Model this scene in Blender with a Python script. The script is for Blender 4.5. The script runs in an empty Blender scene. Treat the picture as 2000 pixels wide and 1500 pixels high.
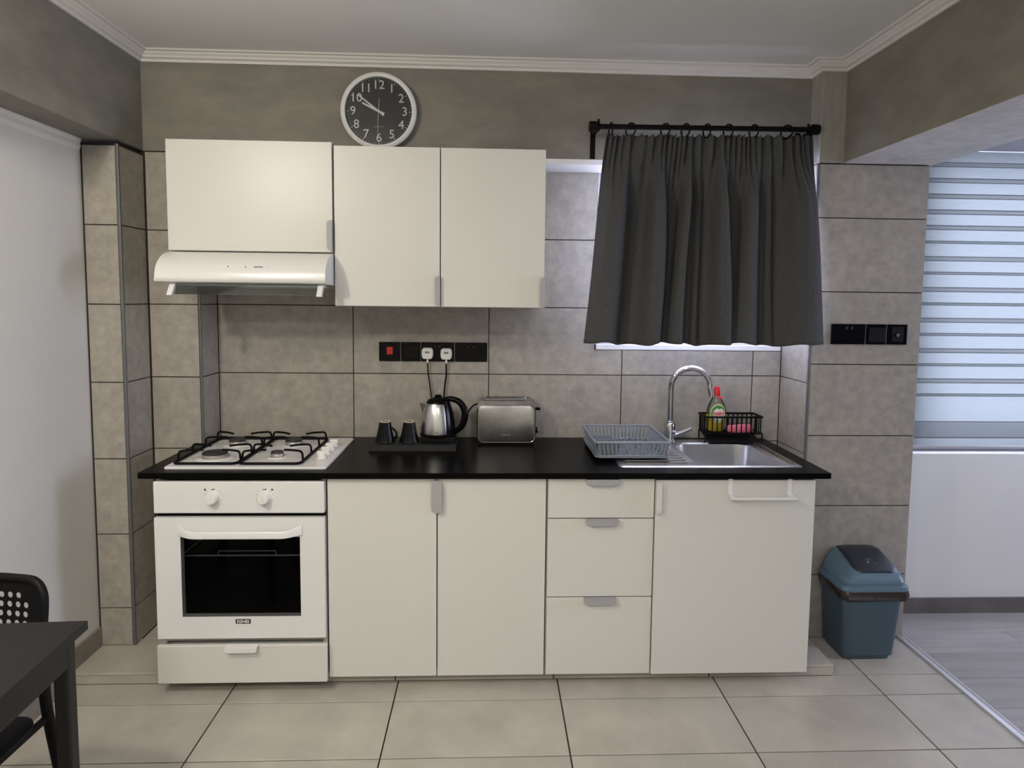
import bpy, bmesh, math, random
from mathutils import Vector, Matrix
random.seed(7)
S = bpy.context.scene
C = S.collection
PI = math.pi

# ------------------------------------------------------------------ camera
cam_d = bpy.data.cameras.new('camera'); cam = bpy.data.objects.new('camera', cam_d); C.objects.link(cam)
cam_d.sensor_width = 36.0; cam_d.lens = 1314.4635 / 2000 * 36
cam_d.shift_x = -11.9 / 2000; cam_d.shift_y = -60.1 / 2000
cam_d.clip_start = 0.02
yaw, pitch, roll = 0.0418, -0.0821, 0.0113
_f = Vector((math.sin(yaw)*math.cos(pitch), math.cos(yaw)*math.cos(pitch), math.sin(pitch)))
_r = Vector((math.cos(yaw), -math.sin(yaw), 0)); _u = _r.cross(_f)
_r2 = math.cos(roll)*_r + math.sin(roll)*_u; _u2 = -math.sin(roll)*_r + math.cos(roll)*_u
cam.matrix_world = Matrix(((_r2.x, _u2.x, -_f.x, 1.1882), (_r2.y, _u2.y, -_f.y, -2.4044), (_r2.z, _u2.z, -_f.z, 1.4489), (0, 0, 0, 1)))
S.camera = cam

# ------------------------------------------------------------------ world, exposure
w = bpy.data.worlds.new('world'); S.world = w; w.use_nodes = True
bgn = w.node_tree.nodes['Background']; bgn.inputs[0].default_value = (0.74, 0.77, 1.0, 1); bgn.inputs[1].default_value = 17.5
S.view_settings.view_transform = 'Standard'; S.view_settings.look = 'None'
S.view_settings.exposure = 0.08; S.view_settings.gamma = 1.0; S.view_settings.use_curve_mapping = False

def lamp(name, kind, loc, power, col, size, rot=(0, 0, 0)):
    d = bpy.data.lights.new(name, kind); o = bpy.data.objects.new(name, d); C.objects.link(o)
    d.energy = power; d.color = col; o.location = loc; o.rotation_euler = rot
    if kind == 'AREA': d.shape = 'DISK'; d.size = size
    else: d.shadow_soft_size = size
    return o
WARM = (1.0, 0.91, 0.77)
lamp('ceiling_spot_light', 'POINT', (-0.15, -1.62, 2.18), 17, WARM, 0.05)
lamp('ceiling_spot_light', 'AREA', (-0.12, -1.56, 2.17), 9.0, WARM, 0.09, Vector((-0.3, -0.9, 1.6)).to_track_quat('Z', 'Y').to_euler())
lamp('ceiling_spot_light', 'POINT', (0.12, -1.30, 2.24), 9, WARM, 0.04)
lamp('ceiling_fill_light', 'AREA', (0.3, -2.9, 2.36), 30, (1.0, 0.95, 0.86), 0.35)
lamp('ceiling_fill_light', 'AREA', (1.8, -2.9, 2.36), 21, (1.0, 0.97, 0.93), 0.35)  # added fill lamp, no fitting known here; brightens the right side
def portal(loc, sx, sy, rot):
    d = bpy.data.lights.new('window_portal', 'AREA'); o = bpy.data.objects.new('window_portal', d); C.objects.link(o)
    d.shape = 'RECTANGLE'; d.size = sx; d.size_y = sy; d.cycles.is_portal = True
    o.location = loc; o.rotation_euler = rot
portal((2.09, 0.80, 1.63), 0.86, 0.8, (-PI/2, 0, 0))
portal((3.9, 0.78, 1.43), 1.66, 1.36, (-PI/2, 0, 0))
portal((5.56, -0.60, 1.5), 0.8, 1.3, (PI/2, 0, PI/2))

# ------------------------------------------------------------------ materials
def mat(name, col, rough=0.5, metal=0.0, noise=0.0, scale=6.0, bump=0.0, bscale=60.0, rand=0.0, stretch=None, coat=0.0, spec=0.5, detail=6.0, tint=None):
    m = bpy.data.materials.new(name); m.use_nodes = True
    nt = m.node_tree; b = nt.nodes['Principled BSDF']
    b.inputs['Base Color'].default_value = (*col, 1); b.inputs['Roughness'].default_value = rough
    b.inputs['Metallic'].default_value = metal; b.inputs['Coat Weight'].default_value = coat
    b.inputs['Specular IOR Level'].default_value = spec
    if noise or bump or rand:
        tc = nt.nodes.new('ShaderNodeTexCoord'); mp = nt.nodes.new('ShaderNodeMapping')
        nt.links.new(tc.outputs['Object'], mp.inputs[0])
        if stretch: mp.inputs['Scale'].default_value = stretch
        oi = nt.nodes.new('ShaderNodeObjectInfo')
        ml = nt.nodes.new('ShaderNodeMath'); ml.operation = 'MULTIPLY'; ml.inputs[1].default_value = 23.0
        nt.links.new(oi.outputs['Random'], ml.inputs[0]); nt.links.new(ml.outputs[0], mp.inputs['Location'])
    if noise or rand:
        n = nt.nodes.new('ShaderNodeTexNoise'); n.inputs['Scale'].default_value = scale; n.inputs['Detail'].default_value = detail
        n.inputs['Roughness'].default_value = 0.62
        nt.links.new(mp.outputs[0], n.inputs['Vector'])
        rp = nt.nodes.new('ShaderNodeMapRange'); rp.inputs[1].default_value = 0.3; rp.inputs[2].default_value = 0.7
        rp.inputs[3].default_value = 1 - noise; rp.inputs[4].default_value = 1 + noise
        nt.links.new(n.outputs['Fac'], rp.inputs[0])
        rr = nt.nodes.new('ShaderNodeMapRange'); rr.inputs[3].default_value = 1 - rand; rr.inputs[4].default_value = 1 + rand
        nt.links.new(oi.outputs['Random'], rr.inputs[0])
        m1 = nt.nodes.new('ShaderNodeMath'); m1.operation = 'MULTIPLY'
        nt.links.new(rp.outputs[0], m1.inputs[0]); nt.links.new(rr.outputs[0], m1.inputs[1])
        vm = nt.nodes.new('ShaderNodeVectorMath'); vm.operation = 'SCALE'; vm.inputs[0].default_value = col
        if tint:
            mx = nt.nodes.new('ShaderNodeMix'); mx.data_type = 'RGBA'
            mx.inputs[6].default_value = (*col, 1); mx.inputs[7].default_value = (*tint, 1)
            n2 = nt.nodes.new('ShaderNodeTexNoise'); n2.inputs['Scale'].default_value = scale * 0.45
            nt.links.new(mp.outputs[0], n2.inputs['Vector'])
            r2 = nt.nodes.new('ShaderNodeMapRange'); r2.inputs[1].default_value = 0.35; r2.inputs[2].default_value = 0.65
            nt.links.new(n2.outputs['Fac'], r2.inputs[0]); nt.links.new(r2.outputs[0], mx.inputs[0])
            nt.links.new(mx.outputs[2], vm.inputs[0])
        nt.links.new(m1.outputs[0], vm.inputs['Scale']); nt.links.new(vm.outputs[0], b.inputs['Base Color'])
    if bump:
        nb = nt.nodes.new('ShaderNodeTexNoise'); nb.inputs['Scale'].default_value = bscale; nb.inputs['Detail'].default_value = 4
        nt.links.new(mp.outputs[0], nb.inputs['Vector'])
        bp = nt.nodes.new('ShaderNodeBump'); bp.inputs['Strength'].default_value = bump; bp.inputs['Distance'].default_value = 0.004
        nt.links.new(nb.outputs['Fac'], bp.inputs['Height']); nt.links.new(bp.outputs[0], b.inputs['Normal'])
    return m
def glass(name, tint, alpha, rough=0.03):
    m = bpy.data.materials.new(name); m.use_nodes = True; nt = m.node_tree; nt.nodes.clear()
    out = nt.nodes.new('ShaderNodeOutputMaterial'); tr = nt.nodes.new('ShaderNodeBsdfTransparent'); gl = nt.nodes.new('ShaderNodeBsdfGlossy')
    tr.inputs[0].default_value = (*tint, 1); gl.inputs['Roughness'].default_value = rough
    fr = nt.nodes.new('ShaderNodeFresnel'); fr.inputs[0].default_value = 1.45
    mx = nt.nodes.new('ShaderNodeMixShader'); mp = nt.nodes.new('ShaderNodeMath'); mp.operation = 'MULTIPLY'; mp.inputs[1].default_value = alpha
    nt.links.new(fr.outputs[0], mp.inputs[0]); nt.links.new(mp.outputs[0], mx.inputs[0])
    nt.links.new(tr.outputs[0], mx.inputs[1]); nt.links.new(gl.outputs[0], mx.inputs[2]); nt.links.new(mx.outputs[0], out.inputs[0])
    return m
def fabric_translucent(name, col, tl, thru):
    m = bpy.data.materials.new(name); m.use_nodes = True; nt = m.node_tree; nt.nodes.clear()
    out = nt.nodes.new('ShaderNodeOutputMaterial'); d = nt.nodes.new('ShaderNodeBsdfDiffuse'); t = nt.nodes.new('ShaderNodeBsdfTranslucent'); p = nt.nodes.new('ShaderNodeBsdfTransparent')
    d.inputs[0].default_value = (*col, 1); t.inputs[0].default_value = (*col, 1)
    tc = nt.nodes.new('ShaderNodeTexCoord'); sp = nt.nodes.new('ShaderNodeTexWave'); sp.bands_direction = 'Z'; sp.inputs['Scale'].default_value = 38
    nt.links.new(tc.outputs['Object'], sp.inputs[0])
    rg = nt.nodes.new('ShaderNodeMapRange'); rg.inputs[3].default_value = tl - 0.03; rg.inputs[4].default_value = tl + 0.03
    nt.links.new(sp.outputs['Fac'], rg.inputs[0])
    m1 = nt.nodes.new('ShaderNodeMixShader'); m2 = nt.nodes.new('ShaderNodeMixShader')
    nt.links.new(rg.outputs[0], m1.inputs[0]); m2.inputs[0].default_value = thru
    nt.links.new(d.outputs[0], m1.inputs[1]); nt.links.new(t.outputs[0], m1.inputs[2])
    nt.links.new(m1.outputs[0], m2.inputs[1]); nt.links.new(p.outputs[0], m2.inputs[2]); nt.links.new(m2.outputs[0], out.inputs[0])
    return m

M = {}
M['tile'] = mat('wall_tile', (0.350, 0.322, 0.276), 0.42, noise=0.17, scale=26, bump=0.06, bscale=70, rand=0.04, detail=12, tint=(0.320, 0.300, 0.268))
M['floor_tile'] = mat('floor_tile', (0.455, 0.425, 0.365), 0.40, noise=0.13, scale=6, bump=0.05, bscale=25, rand=0.03, detail=8, tint=(0.42, 0.395, 0.345))
M['grout'] = mat('grout', (0.022, 0.020, 0.018), 0.9)
M['plaster'] = mat('microcement', (0.225, 0.210, 0.176), 0.62, noise=0.17, scale=5, bump=0.10, bscale=45, detail=9, stretch=(1.0, 1.0, 2.4), tint=(0.196, 0.187, 0.163))
M['rough_plaster'] = mat('rough_microcement', (0.30, 0.29, 0.265), 0.8, noise=0.16, scale=14, bump=0.4, bscale=35, stretch=(3, 3, 0.6), detail=9)
M['white_wall'] = mat('white_wall_paint', (0.66, 0.655, 0.635), 0.7, noise=0.02, scale=3, bump=0.06, bscale=80)
M['ceiling'] = mat('ceiling_paint', (0.80, 0.80, 0.79), 0.8, noise=0.02, scale=2, bump=0.03, bscale=30)
M['ceiling_grey'] = mat('grey_ceiling', (0.33, 0.34, 0.37), 0.8)  # one even grey, darker than the kitchen ceiling
M['soffit'] = mat('bare_cement', (0.60, 0.59, 0.59), 0.8, noise=0.14, scale=16, bump=0.4, bscale=40, detail=9)
M['cornice'] = mat('cornice_white', (0.70, 0.69, 0.66), 0.6)
M['cab'] = mat('cabinet_white', (0.66, 0.66, 0.62), 0.35, spec=0.42)
M['cab_side'] = mat('cabinet_carcass', (0.60, 0.595, 0.55), 0.45)
M['enamel'] = mat('oven_white_enamel', (0.74, 0.74, 0.735), 0.22)
M['plastic_white'] = mat('white_plastic', (0.76, 0.755, 0.73), 0.35)
M['handle'] = mat('handle_grey', (0.36, 0.36, 0.37), 0.5)
M['worktop'] = mat('black_worktop', (0.0035, 0.0035, 0.0035), 0.27, noise=0.15, scale=40, spec=0.04)
M['black_metal'] = mat('black_metal', (0.003, 0.003, 0.003), 0.5, spec=0.14)
M['black_iron'] = mat('black_iron', (0.002, 0.002, 0.002), 0.55, spec=0.12)
M['black_plastic'] = mat('black_gloss_plastic', (0.003, 0.003, 0.0035), 0.22, spec=0.14)
M['black_matte'] = mat('black_matte', (0.0045, 0.0045, 0.005), 0.55, spec=0.15)
M['void'] = mat('dark_cavity', (0.004, 0.004, 0.004), 0.7, spec=0.1)
M['table'] = mat('black_table', (0.010, 0.0095, 0.009), 0.5, spec=0.35, noise=0.25, scale=12, stretch=(1, 8, 1))
M['steel'] = mat('brushed_steel', (0.62, 0.61, 0.60), 0.27, metal=1.0, noise=0.05, scale=30, stretch=(8, 8, 0.4))
M['sink_steel'] = mat('sink_steel', (0.60, 0.60, 0.61), 0.30, metal=1.0, noise=0.06, scale=20)
M['toaster'] = mat('toaster_steel', (0.34, 0.335, 0.325), 0.34, metal=1.0, noise=0.28, scale=9)  # colour noise paints in the mottled reflections of the steel
M['chrome'] = mat('chrome', (0.52, 0.52, 0.54), 0.07, metal=1.0)
M['alu'] = mat('aluminium_trim', (0.13, 0.135, 0.14), 0.5, metal=0.3)
M['alu_bright'] = mat('aluminium_bright', (0.62, 0.63, 0.66), 0.36, metal=0.55)
M['curtain'] = mat('charcoal_curtain', (0.070, 0.070, 0.071), 0.85, noise=0.15, scale=120, bump=0.15, bscale=400, spec=0.2)
M['lining'] = mat('curtain_lining', (0.78, 0.78, 0.78), 0.8)
M['rack_grey'] = mat('rack_grey_plastic', (0.225, 0.255, 0.295), 0.4)
M['bin'] = mat('bin_blue_grey', (0.050, 0.085, 0.112), 0.42, bump=0.05, bscale=200)
M['bin_lid'] = mat('bin_lid_blue', (0.11, 0.175, 0.225), 0.38)
M['bin_flap'] = mat('bin_flap_dark', (0.022, 0.026, 0.034), 0.42)
M['bin_rim'] = mat('bin_flap_gloss', (0.035, 0.04, 0.05), 0.15)
M['bag'] = mat('brown_bag', (0.030, 0.020, 0.015), 0.25, bump=0.8, bscale=22)
M['red'] = mat('red_plastic', (0.70, 0.015, 0.03), 0.3)
M['red_lit'] = mat('red_rocker', (0.30, 0.012, 0.012), 0.25)
_rb = M['red_lit'].node_tree.nodes['Principled BSDF']; _rb.inputs['Emission Color'].default_value = (1, 0.05, 0.03, 1); _rb.inputs['Emission Strength'].default_value = 0.10
M['pink'] = mat('pink_soap', (0.78, 0.17, 0.24), 0.6, noise=0.1, scale=60, bump=0.3, bscale=150)
M['soap'] = mat('soap_liquid', (0.34, 0.26, 0.015), 0.15)
M['clear'] = glass('clear_bottle', (0.86, 0.87, 0.84), 0.9, 0.08)
M['label_w'] = mat('label_white', (0.80, 0.82, 0.76), 0.5)
M['label_g'] = mat('label_green', (0.05, 0.26, 0.06), 0.5)
M['label_lime'] = mat('label_lime', (0.50, 0.58, 0.30), 0.5)
M['print_black'] = mat('print_black', (0.01, 0.01, 0.01), 0.5)
M['print_white'] = mat('print_white', (0.72, 0.72, 0.70), 0.5)
M['print_grey'] = mat('print_grey', (0.22, 0.22, 0.22), 0.5)
M['clock_face'] = mat('clock_face', (0.010, 0.010, 0.009), 0.5)
M['clock_rim'] = mat('clock_rim', (0.74, 0.75, 0.74), 0.4)
M['glass'] = glass('clear_glass', (0.96, 0.97, 0.97), 0.55)
M['visor'] = glass('visor_glass', (0.93, 0.95, 0.94), 0.9)
M['oven_glass'] = glass('oven_glass', (0.66, 0.66, 0.66), 0.30, 0.06)
M['pane'] = glass('window_pane', (0.95, 0.95, 0.96), 0.6)
M['pvc'] = mat('window_frame_white', (0.76, 0.76, 0.78), 0.35)
M['frame_dark'] = mat('window_frame_grey', (0.16, 0.15, 0.17), 0.45)
M['burner'] = mat('burner_cap', (0.02, 0.02, 0.02), 0.5)
M['burner_alu'] = mat('burner_alu', (0.42, 0.40, 0.37), 0.45, metal=0.6)
M['band'] = fabric_translucent('blind_band', (0.20, 0.225, 0.225), 0.34, 0.0)
M['sheer'] = fabric_translucent('blind_sheer', (0.135, 0.150, 0.15), 0.26, 0.0)
M['plank'] = mat('grey_plank', (0.31, 0.295, 0.285), 0.45, noise=0.16, scale=5, stretch=(0.5, 6, 1), detail=9, rand=0.10, bump=0.05, bscale=60)
M['base_tile'] = mat('skirting_tile', (0.23, 0.205, 0.18), 0.5, noise=0.15, scale=9)
M['skirt_dark'] = mat('skirting_dark', (0.115, 0.105, 0.10), 0.5, noise=0.2, scale=8)
M['ceramic'] = mat('unglazed_rim', (0.66, 0.56, 0.48), 0.7)
M['mug'] = mat('mug_black_glaze', (0.003, 0.003, 0.004), 0.18, spec=0.2)
M['mug_in'] = mat('mug_foot', (0.05, 0.018, 0.014), 0.5)
M['tray'] = mat('tray_dark', (0.011, 0.011, 0.011), 0.55, spec=0.3, noise=0.2, scale=30)
M['brick'] = mat('outside_ledge', (0.6, 0.6, 0.6), 0.8)

# ------------------------------------------------------------------ mesh helpers
def BM(): return bmesh.new()
def box(bm, x0, x1, y0, y1, z0, z1):
    v = [bm.verts.new(p) for p in ((x0,y0,z0),(x1,y0,z0),(x1,y1,z0),(x0,y1,z0),(x0,y0,z1),(x1,y0,z1),(x1,y1,z1),(x0,y1,z1))]
    for f in ((0,3,2,1),(4,5,6,7),(0,1,5,4),(1,2,6,5),(2,3,7,6),(3,0,4,7)): bm.faces.new([v[i] for i in f])
    return bm
def bbox(x0, x1, y0, y1, z0, z1, bev=0.002, seg=2):
    bm = BM(); box(bm, x0, x1, y0, y1, z0, z1)
    if bev: bmesh.ops.bevel(bm, geom=list(bm.edges), offset=bev, segments=seg, profile=0.5, affect='EDGES')
    return bm
def tube(bm, pts, r, n=10, closed=False, caps=True):
    pts = [Vector(p) for p in pts]; rings = []; N = len(pts); up = None
    for i, p in enumerate(pts):
        a = pts[(i-1) % N] if (closed or i > 0) else p
        b = pts[(i+1) % N] if (closed or i < N-1) else p
        t = (b - a).normalized()
        if up is None:
            up = Vector((0,0,1)) if abs(t.z) < 0.9 else Vector((1,0,0))
        s = t.cross(up)
        if s.length < 1e-5: s = t.orthogonal()
        s.normalize(); up = s.cross(t).normalized()
        rr = r[i] if isinstance(r, (list, tuple)) else r
        rings.append([bm.verts.new(p + (s*math.cos(2*PI*k/n) + up*math.sin(2*PI*k/n))*rr) for k in range(n)])
    for i in range(N if closed else N-1):
        A, B = rings[i], rings[(i+1) % N]
        for k in range(n): bm.faces.new((A[k], A[(k+1) % n], B[(k+1) % n], B[k]))
    if caps and not closed:
        bm.faces.new(rings[0][::-1]); bm.faces.new(rings[-1])
    return bm
def lathe(bm, prof, c=(0,0,0), n=32, axis='z', flute=0.0, nf=0, cap=True, sx=1.0, sy=1.0):
    rings = []; c = Vector(c)
    for r, h in prof:
        ring = []
        for k in range(n):
            a = 2*PI*k/n; q = r*(1 + flute*math.cos(nf*a)) if r > 1e-5 else 1e-5
            x, y = q*math.cos(a)*sx, q*math.sin(a)*sy
            p = {'z': (x, y, h), 'y': (x, h, y), 'x': (h, x, y)}[axis]
            ring.append(bm.verts.new(c + Vector(p)))
        rings.append(ring)
    for A, B in zip(rings, rings[1:]):
        for k in range(n): bm.faces.new((A[k], A[(k+1) % n], B[(k+1) % n], B[k]))
    if cap: bm.faces.new(rings[0][::-1]); bm.faces.new(rings[-1])
    bmesh.ops.recalc_face_normals(bm, faces=bm.faces)
    return bm
def prism(bm, poly, a0, a1, axis='x'):
    def P(u, v, a): return {'x': (a, u, v), 'y': (u, a, v), 'z': (u, v, a)}[axis]
    A = [bm.verts.new(P(u, v, a0)) for u, v in poly]; B = [bm.verts.new(P(u, v, a1)) for u, v in poly]
    n = len(poly)
    for i in range(n): bm.faces.new((A[i], A[(i+1) % n], B[(i+1) % n], B[i]))
    bm.faces.new(A[::-1]); bm.faces.new(B)
    bmesh.ops.recalc_face_normals(bm, faces=bm.faces)
    return bm
def rrect(x0, x1, y0, y1, r, n=6):
    out = []
    for cx, cy, a0 in ((x1-r, y1-r, 0), (x0+r, y1-r, PI/2), (x0+r, y0+r, PI), (x1-r, y0+r, 1.5*PI)):
        for k in range(n+1):
            a = a0 + PI/2*k/n; out.append((cx + r*math.cos(a), cy + r*math.sin(a)))
    return out
def loft(bm, loops, cap0=True, cap1=True):
    R = [[bm.verts.new(p) for p in L] for L in loops]
    for A, B in zip(R, R[1:]):
        n = len(A)
        for k in range(n): bm.faces.new((A[k], A[(k+1) % n], B[(k+1) % n], B[k]))
    if cap0: bm.faces.new(R[0][::-1])
    if cap1: bm.faces.new(R[-1])
    bmesh.ops.recalc_face_normals(bm, faces=bm.faces)
    return bm
def origin_of(o):
    v = Vector((0,0,0))
    while o: v += o.location; o = o.parent
    return v
def obj(name, bm, m, parent=None, loc=None, smooth=False, label=None, bevel=0.0):
    me = bpy.data.meshes.new(name)
    org = origin_of(parent) if parent else Vector((0,0,0))
    if loc is not None: org = org + (Vector(loc) - org)
    bmesh.ops.translate(bm, verts=bm.verts, vec=-org)
    bm.to_mesh(me); bm.free()
    me.materials.append(M[m] if isinstance(m, str) else m)
    if smooth:
        try: me.shade_auto_smooth
        except Exception: pass
        for p in me.polygons: p.use_smooth = True
    o = bpy.data.objects.new(name, me); C.objects.link(o)
    if parent: o.parent = parent; o.location = org - origin_of(parent)
    else: o.location = org
    if smooth:
        me.set_sharp_from_angle(angle=math.radians(38))
    if label: o['label'] = label
    return o
def tag(o, label, cat, group=None):
    o['label'] = label; o['category'] = cat
    if group: o['group'] = group
    return o
def thing(name, label, cat, loc, group=None):
    o = bpy.data.objects.new(name, None); C.objects.link(o); o.location = loc; o.empty_display_size = 0.05
    return tag(o, label, cat, group)
def struct(name, bm, m, label=None, **k):
    o = obj(name, bm, m, **k); o['kind'] = 'structure'
    if label: o['label'] = label
    return o
def text(name, s, size, m, parent, origin, xdir, ydir, depth=0.0006, align='CENTER', sx=1.0, bold=0.0):
    cu = bpy.data.curves.new(name, 'FONT'); cu.body = s; cu.size = size; cu.align_x = align; cu.align_y = 'CENTER'; cu.extrude = depth; cu.resolution_u = 3; cu.offset = bold
    to = bpy.data.objects.new(name, cu); C.objects.link(to)
    dg = bpy.context.evaluated_depsgraph_get(); dg.update()
    me = bpy.data.meshes.new_from_object(to.evaluated_get(dg)); bpy.data.objects.remove(to); bpy.data.curves.remove(cu)
    xd = Vector(xdir).normalized(); yd = Vector(ydir).normalized(); zd = xd.cross(yd)
    mw = Matrix(((xd.x*sx, yd.x, zd.x, origin[0]), (xd.y*sx, yd.y, zd.y, origin[1]), (xd.z*sx, yd.z, zd.z, origin[2]), (0,0,0,1)))
    me.transform(Matrix.Translation(-origin_of(parent)) @ mw)
    me.materials.clear(); me.materials.append(M[m])
    o = bpy.data.objects.new(name, me); C.objects.link(o); o.parent = parent
    return o

# tile piece: plane 'y' faces -Y, 'x+' faces +X, 'x-' faces -X, 'z' faces +Z
G = 0.0020
def tile(parent, plane, a0, a1, b0, b1, at, m='tile', name='tile', th=0.009, inset=0.001, g=G):
    a0 += g; a1 -= g; b0 += g; b1 -= g
    if a1 - a0 < 0.004 or b1 - b0 < 0.004: return
    def P(a, b, d):
        return {'y': (a, at + d, b), 'x+': (at - d, a, b), 'x-': (at + d, a, b), 'z': (a, b, at - d), 'z-': (a, b, at + d)}[plane]
    i = inset
    bm = BM()
    L0 = [P(a0, b0, th), P(a1, b0, th), P(a1, b1, th), P(a0, b1, th)]
    L1 = [P(a0, b0, i), P(a1, b0, i), P(a1, b1, i), P(a0, b1, i)]
    L2 = [P(a0+i, b0+i, 0), P(a1-i, b0+i, 0), P(a1-i, b1-i, 0), P(a0+i, b1-i, 0)]
    loft(bm, [L0, L1, L2])
    return obj(name, bm, m, parent)

# ------------------------------------------------------------------ room dimensions
YC, YB, YLP, YRP = 0.607, 0.433, 0.245, 0.339      # recess wall, beam plane, left pillar front, right pillar front
XW, XL, XS = -0.36, -0.219, -0.009                 # white wall, left pillar/beam face, end of left section
XR0, XR1, XRB = 2.517, 2.985, 2.622                # right pillar, beam face
ZB, ZCL, PLT = 2.025, 2.412, 0.046                 # beam soffit, ceiling, plinth
ROWS = [0.046, 0.2005, 0.502, 0.8035, 1.105, 1.4065, 1.708, 2.022]
ROWP = [0.0, 0.2805, 0.5825, 0.8845, 1.1865, 1.4885, 1.7905, 2.008]
D = 0.0035                                         # grout depth
WX0, WX1, WZ0, WZ1 = 1.66, 2.517, 1.232, 2.02      # kitchen window opening

# ---- floor
bm = BM(); box(bm, -2.0, XR1, -4.2, 0.9, -0.10, -D)
floor = struct('floor', bm, 'grout', 'dark-jointed grey stone-look tile floor of the kitchen')
xs = [-1.556, -0.954, -0.352, 0.25, 0.852, 1.454, 2.056, 2.658, 2.962]
ys = [-3.4, -3.098, -2.796, -2.494, -2.192, -1.89, -1.588, -1.29, -0.988, -0.686, -0.385, -0.083, 0.050, 0.352]
for i in range(len(xs)-1):
    for j in range(len(ys)-1):
        if ys[j] >= 0.049 and xs[i] < 2.0: continue
        if xs[i] < XW - 0.01 and ys[j] > -0.8: continue
        tile(floor, 'z', xs[i], xs[i+1], ys[j], ys[j+1], 0.0, 'floor_tile', g=0.0025)
# ---- raised plinth under the units
bm = BM(); box(bm, XW, 2.527, 0.045 + D, YC, -0.002, PLT - D)
plinth = struct('floor_plinth', bm, 'grout', 'low tiled plinth under the kitchen units')
px = [XW, 0.24, 0.84, 1.44, 2.04, 2.53]
for i in range(len(px)-1):
    tile(plinth, 'y', px[i], px[i+1], 0.0, PLT - 0.008, 0.045, 'floor_tile')
    tile(plinth, 'z', px[i], px[i+1], 0.041, 0.30, PLT, 'floor_tile')
tile(plinth, 'x+', 0.047, 0.335, 0.0, PLT - 0.008, 2.531, 'floor_tile')
tile(plinth, 'z', XL, 0.0, 0.30, YB, PLT, 'floor_tile')
# ---- wood floor in the next room
bm = BM(); box(bm, XR1, 5.6, -4.2, 0.9, -0.10, -0.003)
pf = struct('floor_room', bm, 'grout', 'grey wood plank floor of the next room')
yy = [0.565, 0.384, 0.202, 0.014, -0.174, -0.362, -0.55, -0.738, -0.926, -1.114, -1.302, -1.49]
jo = [3.9, 3.476, 4.3, 3.75, 4.6, 3.5, 4.1, 4.5, 3.8, 4.2, 4.0]
for j in range(len(yy)-1):
    for a, b in ((2.99, jo[j]), (jo[j], 5.5)):
        tile(pf, 'z', a, b, yy[j+1], yy[j], 0.0, 'plank', name='plank', g=0.0007, inset=0.0008)
# metal threshold
bm = BM(); prism(bm, [(2.958, 0.0), (2.961, 0.007), (2.970, 0.009), (2.974, 0.006), (2.982, 0.006), (2.986, 0.009), (2.995, 0.007), (2.998, 0.0)], -3.4, YRP, 'y')
struct('trim_1', bm, 'alu_bright', 'ribbed aluminium threshold strip between tile and wood floors')

# ---- back wall (recess) with window hole
bm = BM()
t0, t1 = YC + D, YC + 0.16
box(bm, -0.4, WX0, t0, t1, -0.1, ZCL); box(bm, WX0, WX1, t0, t1, -0.1, WZ0); box(bm, WX1, XR1 + 0.02, t0, t1, -0.1, ZCL); box(bm, WX0, WX1, t0, t1, WZ1, ZCL)
wall_back = struct('wall_back', bm, 'grout', 'grey tiled back wall behind the kitchen counter')
XJ = [XS, 0.5806, 1.1826, 1.7846, 2.3866, XR0]
for k in range(2, len(ROWS)-1):
    for i in range(len(XJ)-1):
        z0, z1, a0, a1 = ROWS[k], ROWS[k+1], XJ[i], XJ[i+1]
        if a1 <= WX0 or z1 <= WZ0 - 0.03: tile(wall_back, 'y', a0, a1, z0, z1, YC); continue
        if a0 < WX0 and z0 < WZ0:      # tile cut round the window corner
            bm = BM(); prism(bm, [(a0 + G, z0 + G), (a1 - G, z0 + G), (a1 - G, WZ0 - 0.012 - G), (WX0 - G, WZ0 - 0.012 - G), (WX0 - G, z1 - G), (a0 + G, z1 - G)], YC, YC + 0.009, 'y'); obj('tile', bm, 'tile', wall_back); continue
        if a0 < WX0: tile(wall_back, 'y', a0, WX0, z0, z1, YC)
        if z0 < WZ0: tile(wall_back, 'y', a0 if a0 > WX0 else a0, a1, z0, WZ0 - 0.012, YC)
# ---- beam over the recess (microcement)
bm = BM(); box(bm, XL, XR0 + 0.006, YB, YC + 0.16, ZB, ZCL)
struct('wall_back_beam', bm, 'plaster', 'grey microcement band above the wall cabinets')
bm = BM(); box(bm, 1.36, XR0, YB - 0.002, YC, ZB - 0.022, ZB - 0.0005)
struct('trim_2', bm, 'pvc', 'white ledge under the microcement band beside the curtain')
# ---- left section, left pillar, left white wall, left beam
bm = BM(); box(bm, XL - 0.02, XS - D, YB + D, YC + 0.16, -0.1, ZCL)
sec = struct('wall_left_return', bm, 'grout', 'narrow tiled wall return left of the hob')
for k in range(len(ROWS)-1):
    tile(sec, 'y', XL + 0.004, XS - 0.008, ROWS[k], ROWS[k+1], YB)
    tile(sec, 'x+', YB + 0.006, YC, ROWS[k], ROWS[k+1], XS)
bm = bbox(XS - 0.008, XS + 0.001, YB - 0.001, YB + 0.008, 0.3, 1.72, 0.002)
obj('corner_trim', bm, 'alu', sec, label='grey aluminium corner trim')
bm = BM(); box(bm, XW - 0.2, XL - D, YLP + D, YC + 0.16, -0.1, 2.012)
lp = struct('wall_left_pillar', bm, 'grout', 'tiled pillar beside the white wall')
for k in range(len(ROWS)-1):
    z1 = ROWS[k+1] if k < len(ROWS)-2 else 2.006
    tile(lp, 'y', XW + 0.006, XL - 0.010, ROWS[k], z1, YLP)
    tile(lp, 'x+', YLP + 0.008, YB, ROWS[k], z1, XL)
bm = bbox(XL - 0.011, XL + 0.001, YLP - 0.001, YLP + 0.009, PLT, 2.012, 0.003)
obj('corner_trim', bm, 'alu', lp, label='grey aluminium corner trim')
bm = BM(); box(bm, XW - 0.15, XW, -0.80, YLP + 0.01, -0.1, ZB)
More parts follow.
